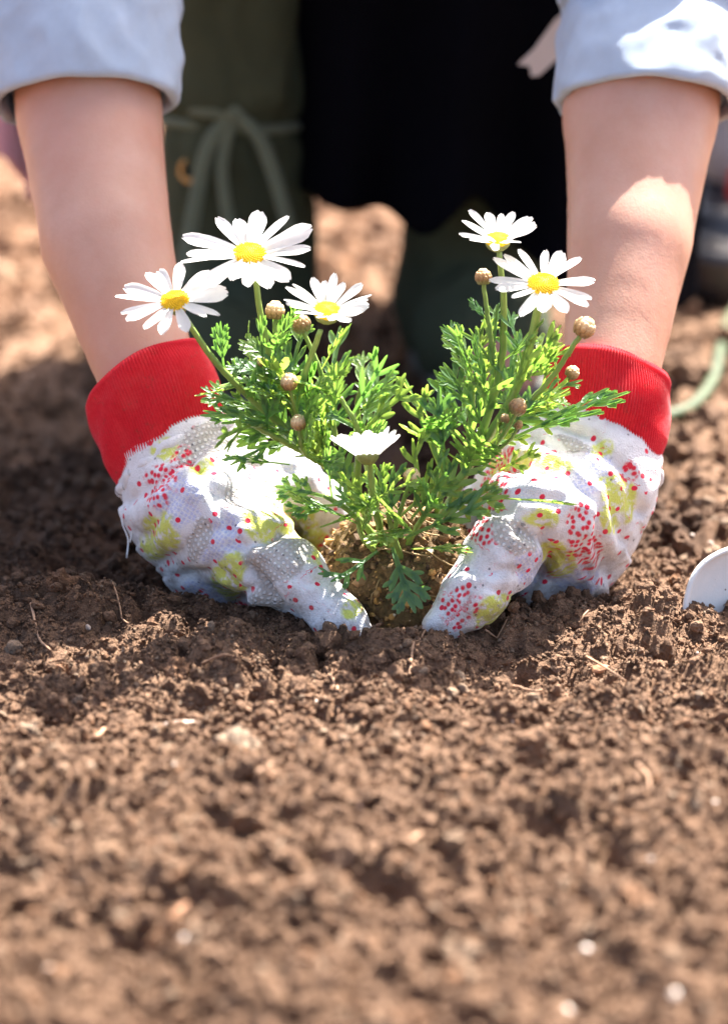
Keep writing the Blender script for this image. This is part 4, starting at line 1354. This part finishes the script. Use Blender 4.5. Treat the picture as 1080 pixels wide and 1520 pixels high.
# buds
def bud_mesh(seed):
    parts_ = []
    V, F = ico(3)
    V = V * np.array([1, 1, 0.92])
    parts_.append((V * 0.93, F))
    V1, F1 = ico(2)
    for ring, (zc, rr_, cnt) in enumerate([(-.55, .72, 9), (-.1, .9, 11), (.35, .80, 10), (.72, .46, 7)]):
        for q in range(cnt):
            a_ = 2 * math.pi * (q + .5 * (ring % 2)) / cnt
            p = np.array([rr_ * math.cos(a_), rr_ * math.sin(a_), zc])
            W = V1 * np.array([.10, .26, .34])
            ca, sa = math.cos(a_), math.sin(a_)
            tl_ = zc * 0.9
            W = np.stack([W[:, 0] * math.cos(tl_) - W[:, 2] * math.sin(tl_), W[:, 1], W[:, 0] * math.sin(tl_) + W[:, 2] * math.cos(tl_)], 1)
            W = np.stack([W[:, 0] * ca - W[:, 1] * sa, W[:, 0] * sa + W[:, 1] * ca, W[:, 2]], 1) + p
            parts_.append((W, F1))
    V, F = join(parts_)
    return np_mesh('bud', V, F)
BUD = bud_mesh(0); BUD.materials.append(M_bud)
for px, py, Y, r_, key in [(408, 461, .014, 15, 'b1'), (447, 481, .02, 15, 'b2'), (429, 567, -.008, 13.5, 'b3'), (443, 627, -.010, 12.5, 'b4'), (717, 411, .024, 13, 'b5'), (867, 486, -.002, 17, 'b6'),
                          (849, 553, .012, 11, 'b7'), (768, 604, -.008, 14, 'b8'), (611, 707, -.010, 13, 'b9'), (750, 621, 0, 8, 'b10'), (768, 630, 0, 8, 'b11'), (390, 536, .014, 9, 'b12')]:
    c = at(px, py, Y)
    C = ST[key]; d = Vector(C[-1] - C[-3]).normalized()
    s_ = r_ * (c - CAM).dot(FWD) / FPX
    part('bud', BUD, None, plant, Matrix.Translation(c) @ d.to_track_quat('Z', 'Y').to_matrix().to_4x4() @ Matrix.Scale(s_, 4))

# ------------------------------------------------------------------ garden trowel at the right edge
tro = empty('garden_trowel', (0.17, 0.0, 0.0))
tag(tro, 'white enamelled trowel blade stuck in the soil at the right edge', 'trowel')
nu, nv = 40, 44
BL = []
tip = A(1092, 1045, .0); topc = A(1150, 808, .03)
axv = topc - tip; Lb = np.linalg.norm(axv); axv /= Lb
side = np.array([1.0, 0.12, 0]); side -= axv * (side @ axv); side /= np.linalg.norm(side)
nor = np.cross(side, axv)
if nor[1] > 0: nor = -nor
u, v = np.meshgrid(np.linspace(-1, 1, nu), np.linspace(0, 1, nv), indexing='ij')
halfw = 0.042 * np.clip(np.sin(np.clip(v * 1.9, 0, 1) * np.pi / 2) ** 0.7, 0, 1) * (1 - 0.9 * np.clip((v - 0.55) / 0.45, 0, 1) ** 2.6)
P = tip + axv * (v * Lb)[..., None] + side * (u * halfw)[..., None] + nor * (0.016 * u * u * (halfw / .042) + 0.0008 * (np.abs(u) > .93))[..., None]
i, j = np.meshgrid(np.arange(nu - 1), np.arange(nv - 1), indexing='ij')
a = (i * nv + j).ravel()
bl_ = part('blade', np_mesh('blade', P.reshape(-1, 3), np.stack([a, a + nv, a + nv + 1, a + 1], 1)), M_enamel, tro)
md = bl_.modifiers.new('thickness', 'SOLIDIFY'); md.thickness = 0.0016; md.offset = 0
rim = np.concatenate([P[0, 4:-2], P[-1, 4:-2][::-1]])
V, F = loft(P[0, 3:-1], 0.0016, 8); V2, F2 = loft(P[-1, 3:-1], 0.0016, 8)
V, F = join([(V, F), (V2, F2)])
part('rolled_rim', np_mesh('rolled_rim', V, F), M_enamel, bl_)
n0 = topc + nor * -0.001
neck = [n0 - axv * .01, n0 + axv * .03, n0 + axv * .06 - nor * .012, n0 + axv * .09 - nor * .014]
V, F = loft(catmull(neck, 16), .0048, 12)
part('neck', np_mesh('neck', V, F), M_enamel, tro)
hb = neck[-1]
hp = [hb - axv * .01 + axv * (k * .13 / 11) for k in range(12)]
V, F = loft(np.array(hp), np.array([.009, .0115, .0125, .013, .0125, .012, .0122, .013, .0138, .0136, .012, .008]), 20)
part('handle', np_mesh('handle', V, F), M_wood, tro)

# ------------------------------------------------------------------ hose on the soil behind the right hand
hp = []
for px, py in [(880, 640), (940, 632), (990, 618), (1030, 600), (1058, 562), (1070, 520), (1085, 470), (1130, 430), (1220, 420)]:
    p = ground_at(px, py, 0.008)
    hp.append(np.array([p.x, p.y, max(0.008, float(H(np.array([p.x]), np.array([p.y]), False)[0]) + 0.006)]))
V, F = loft(catmull(hp, 80), .0040, 14)
tag(link_obj('garden_hose', np_mesh('garden_hose', V, F), M_hose), 'pale green garden hose curving over the soil behind the right glove', 'hose')

# ------------------------------------------------------------------ boot standing behind the right arm
bb = ground_at(1062, 432, 0.0)
sb = empty('rubber_boot', bb)
tag(sb, 'black rubber boot with grey shaft standing behind the right forearm', 'boot')
bx, by = bb.x, bb.y
def fold_cut(P, v): return np.maximum(v, 0.002 - P[:, 2])
V, F = sdf_mesh([((bx + .015, by + .05, .06), (bx + .015, by + .045, .10), .05, .048), ((bx + .01, by + .03, .045), (bx - .01, by - .04, .035), .044, .036), ((bx - .01, by - .04, .035), (bx - .015, by - .06, .03), .036, .03)], .005, .015, fold_cut)
V = V + vnormals(V, F) * (0.006 * np.sin(V[:, 2] * 150 + V[:, 0] * 30) * sstep(0.02, 0.05, V[:, 2]))[:, None]
part('foot', np_mesh('foot', V, F), M_black, sb)
zz_ = np.linspace(.085, .25, 30)
V, F = loft(np.stack([np.full(30, bx + .015), np.full(30, by + .045), zz_], 1), np.linspace(.048, .056, 30), 40, radial=lambda t, h: 0.003 * np.sin(t * 14 + h) + .002 * np.cos(3 * h), cap=False)
sf = part('shaft', np_mesh('shaft', V, F), M_grey, sb)
md = sf.modifiers.new('thickness', 'SOLIDIFY'); md.thickness = 0.004

mk = empty('plant_marker', ground_at(1082, 440, 0.0))
tag(mk, 'red and white marker stake standing at the right edge', 'stake')
q = ground_at(1082, 440, 0.0)
V, F = loft(np.array([[q.x, q.y, -.03], [q.x, q.y, .0], [q.x + .001, q.y, .02], [q.x + .002, q.y, .034]]), np.array([.001, .006, .007, .007]), 14)
part('stake_foot', np_mesh('stake_foot', V, F), M_pale, mk)
V, F = loft(np.array([[q.x + .002, q.y, .034], [q.x + .004, q.y, .07], [q.x + .006, q.y, .10], [q.x + .006, q.y, .104]]), np.array([.0074, .009, .009, .006]), 14)
part('stake_head', np_mesh('stake_head', V, F), M_red, mk)
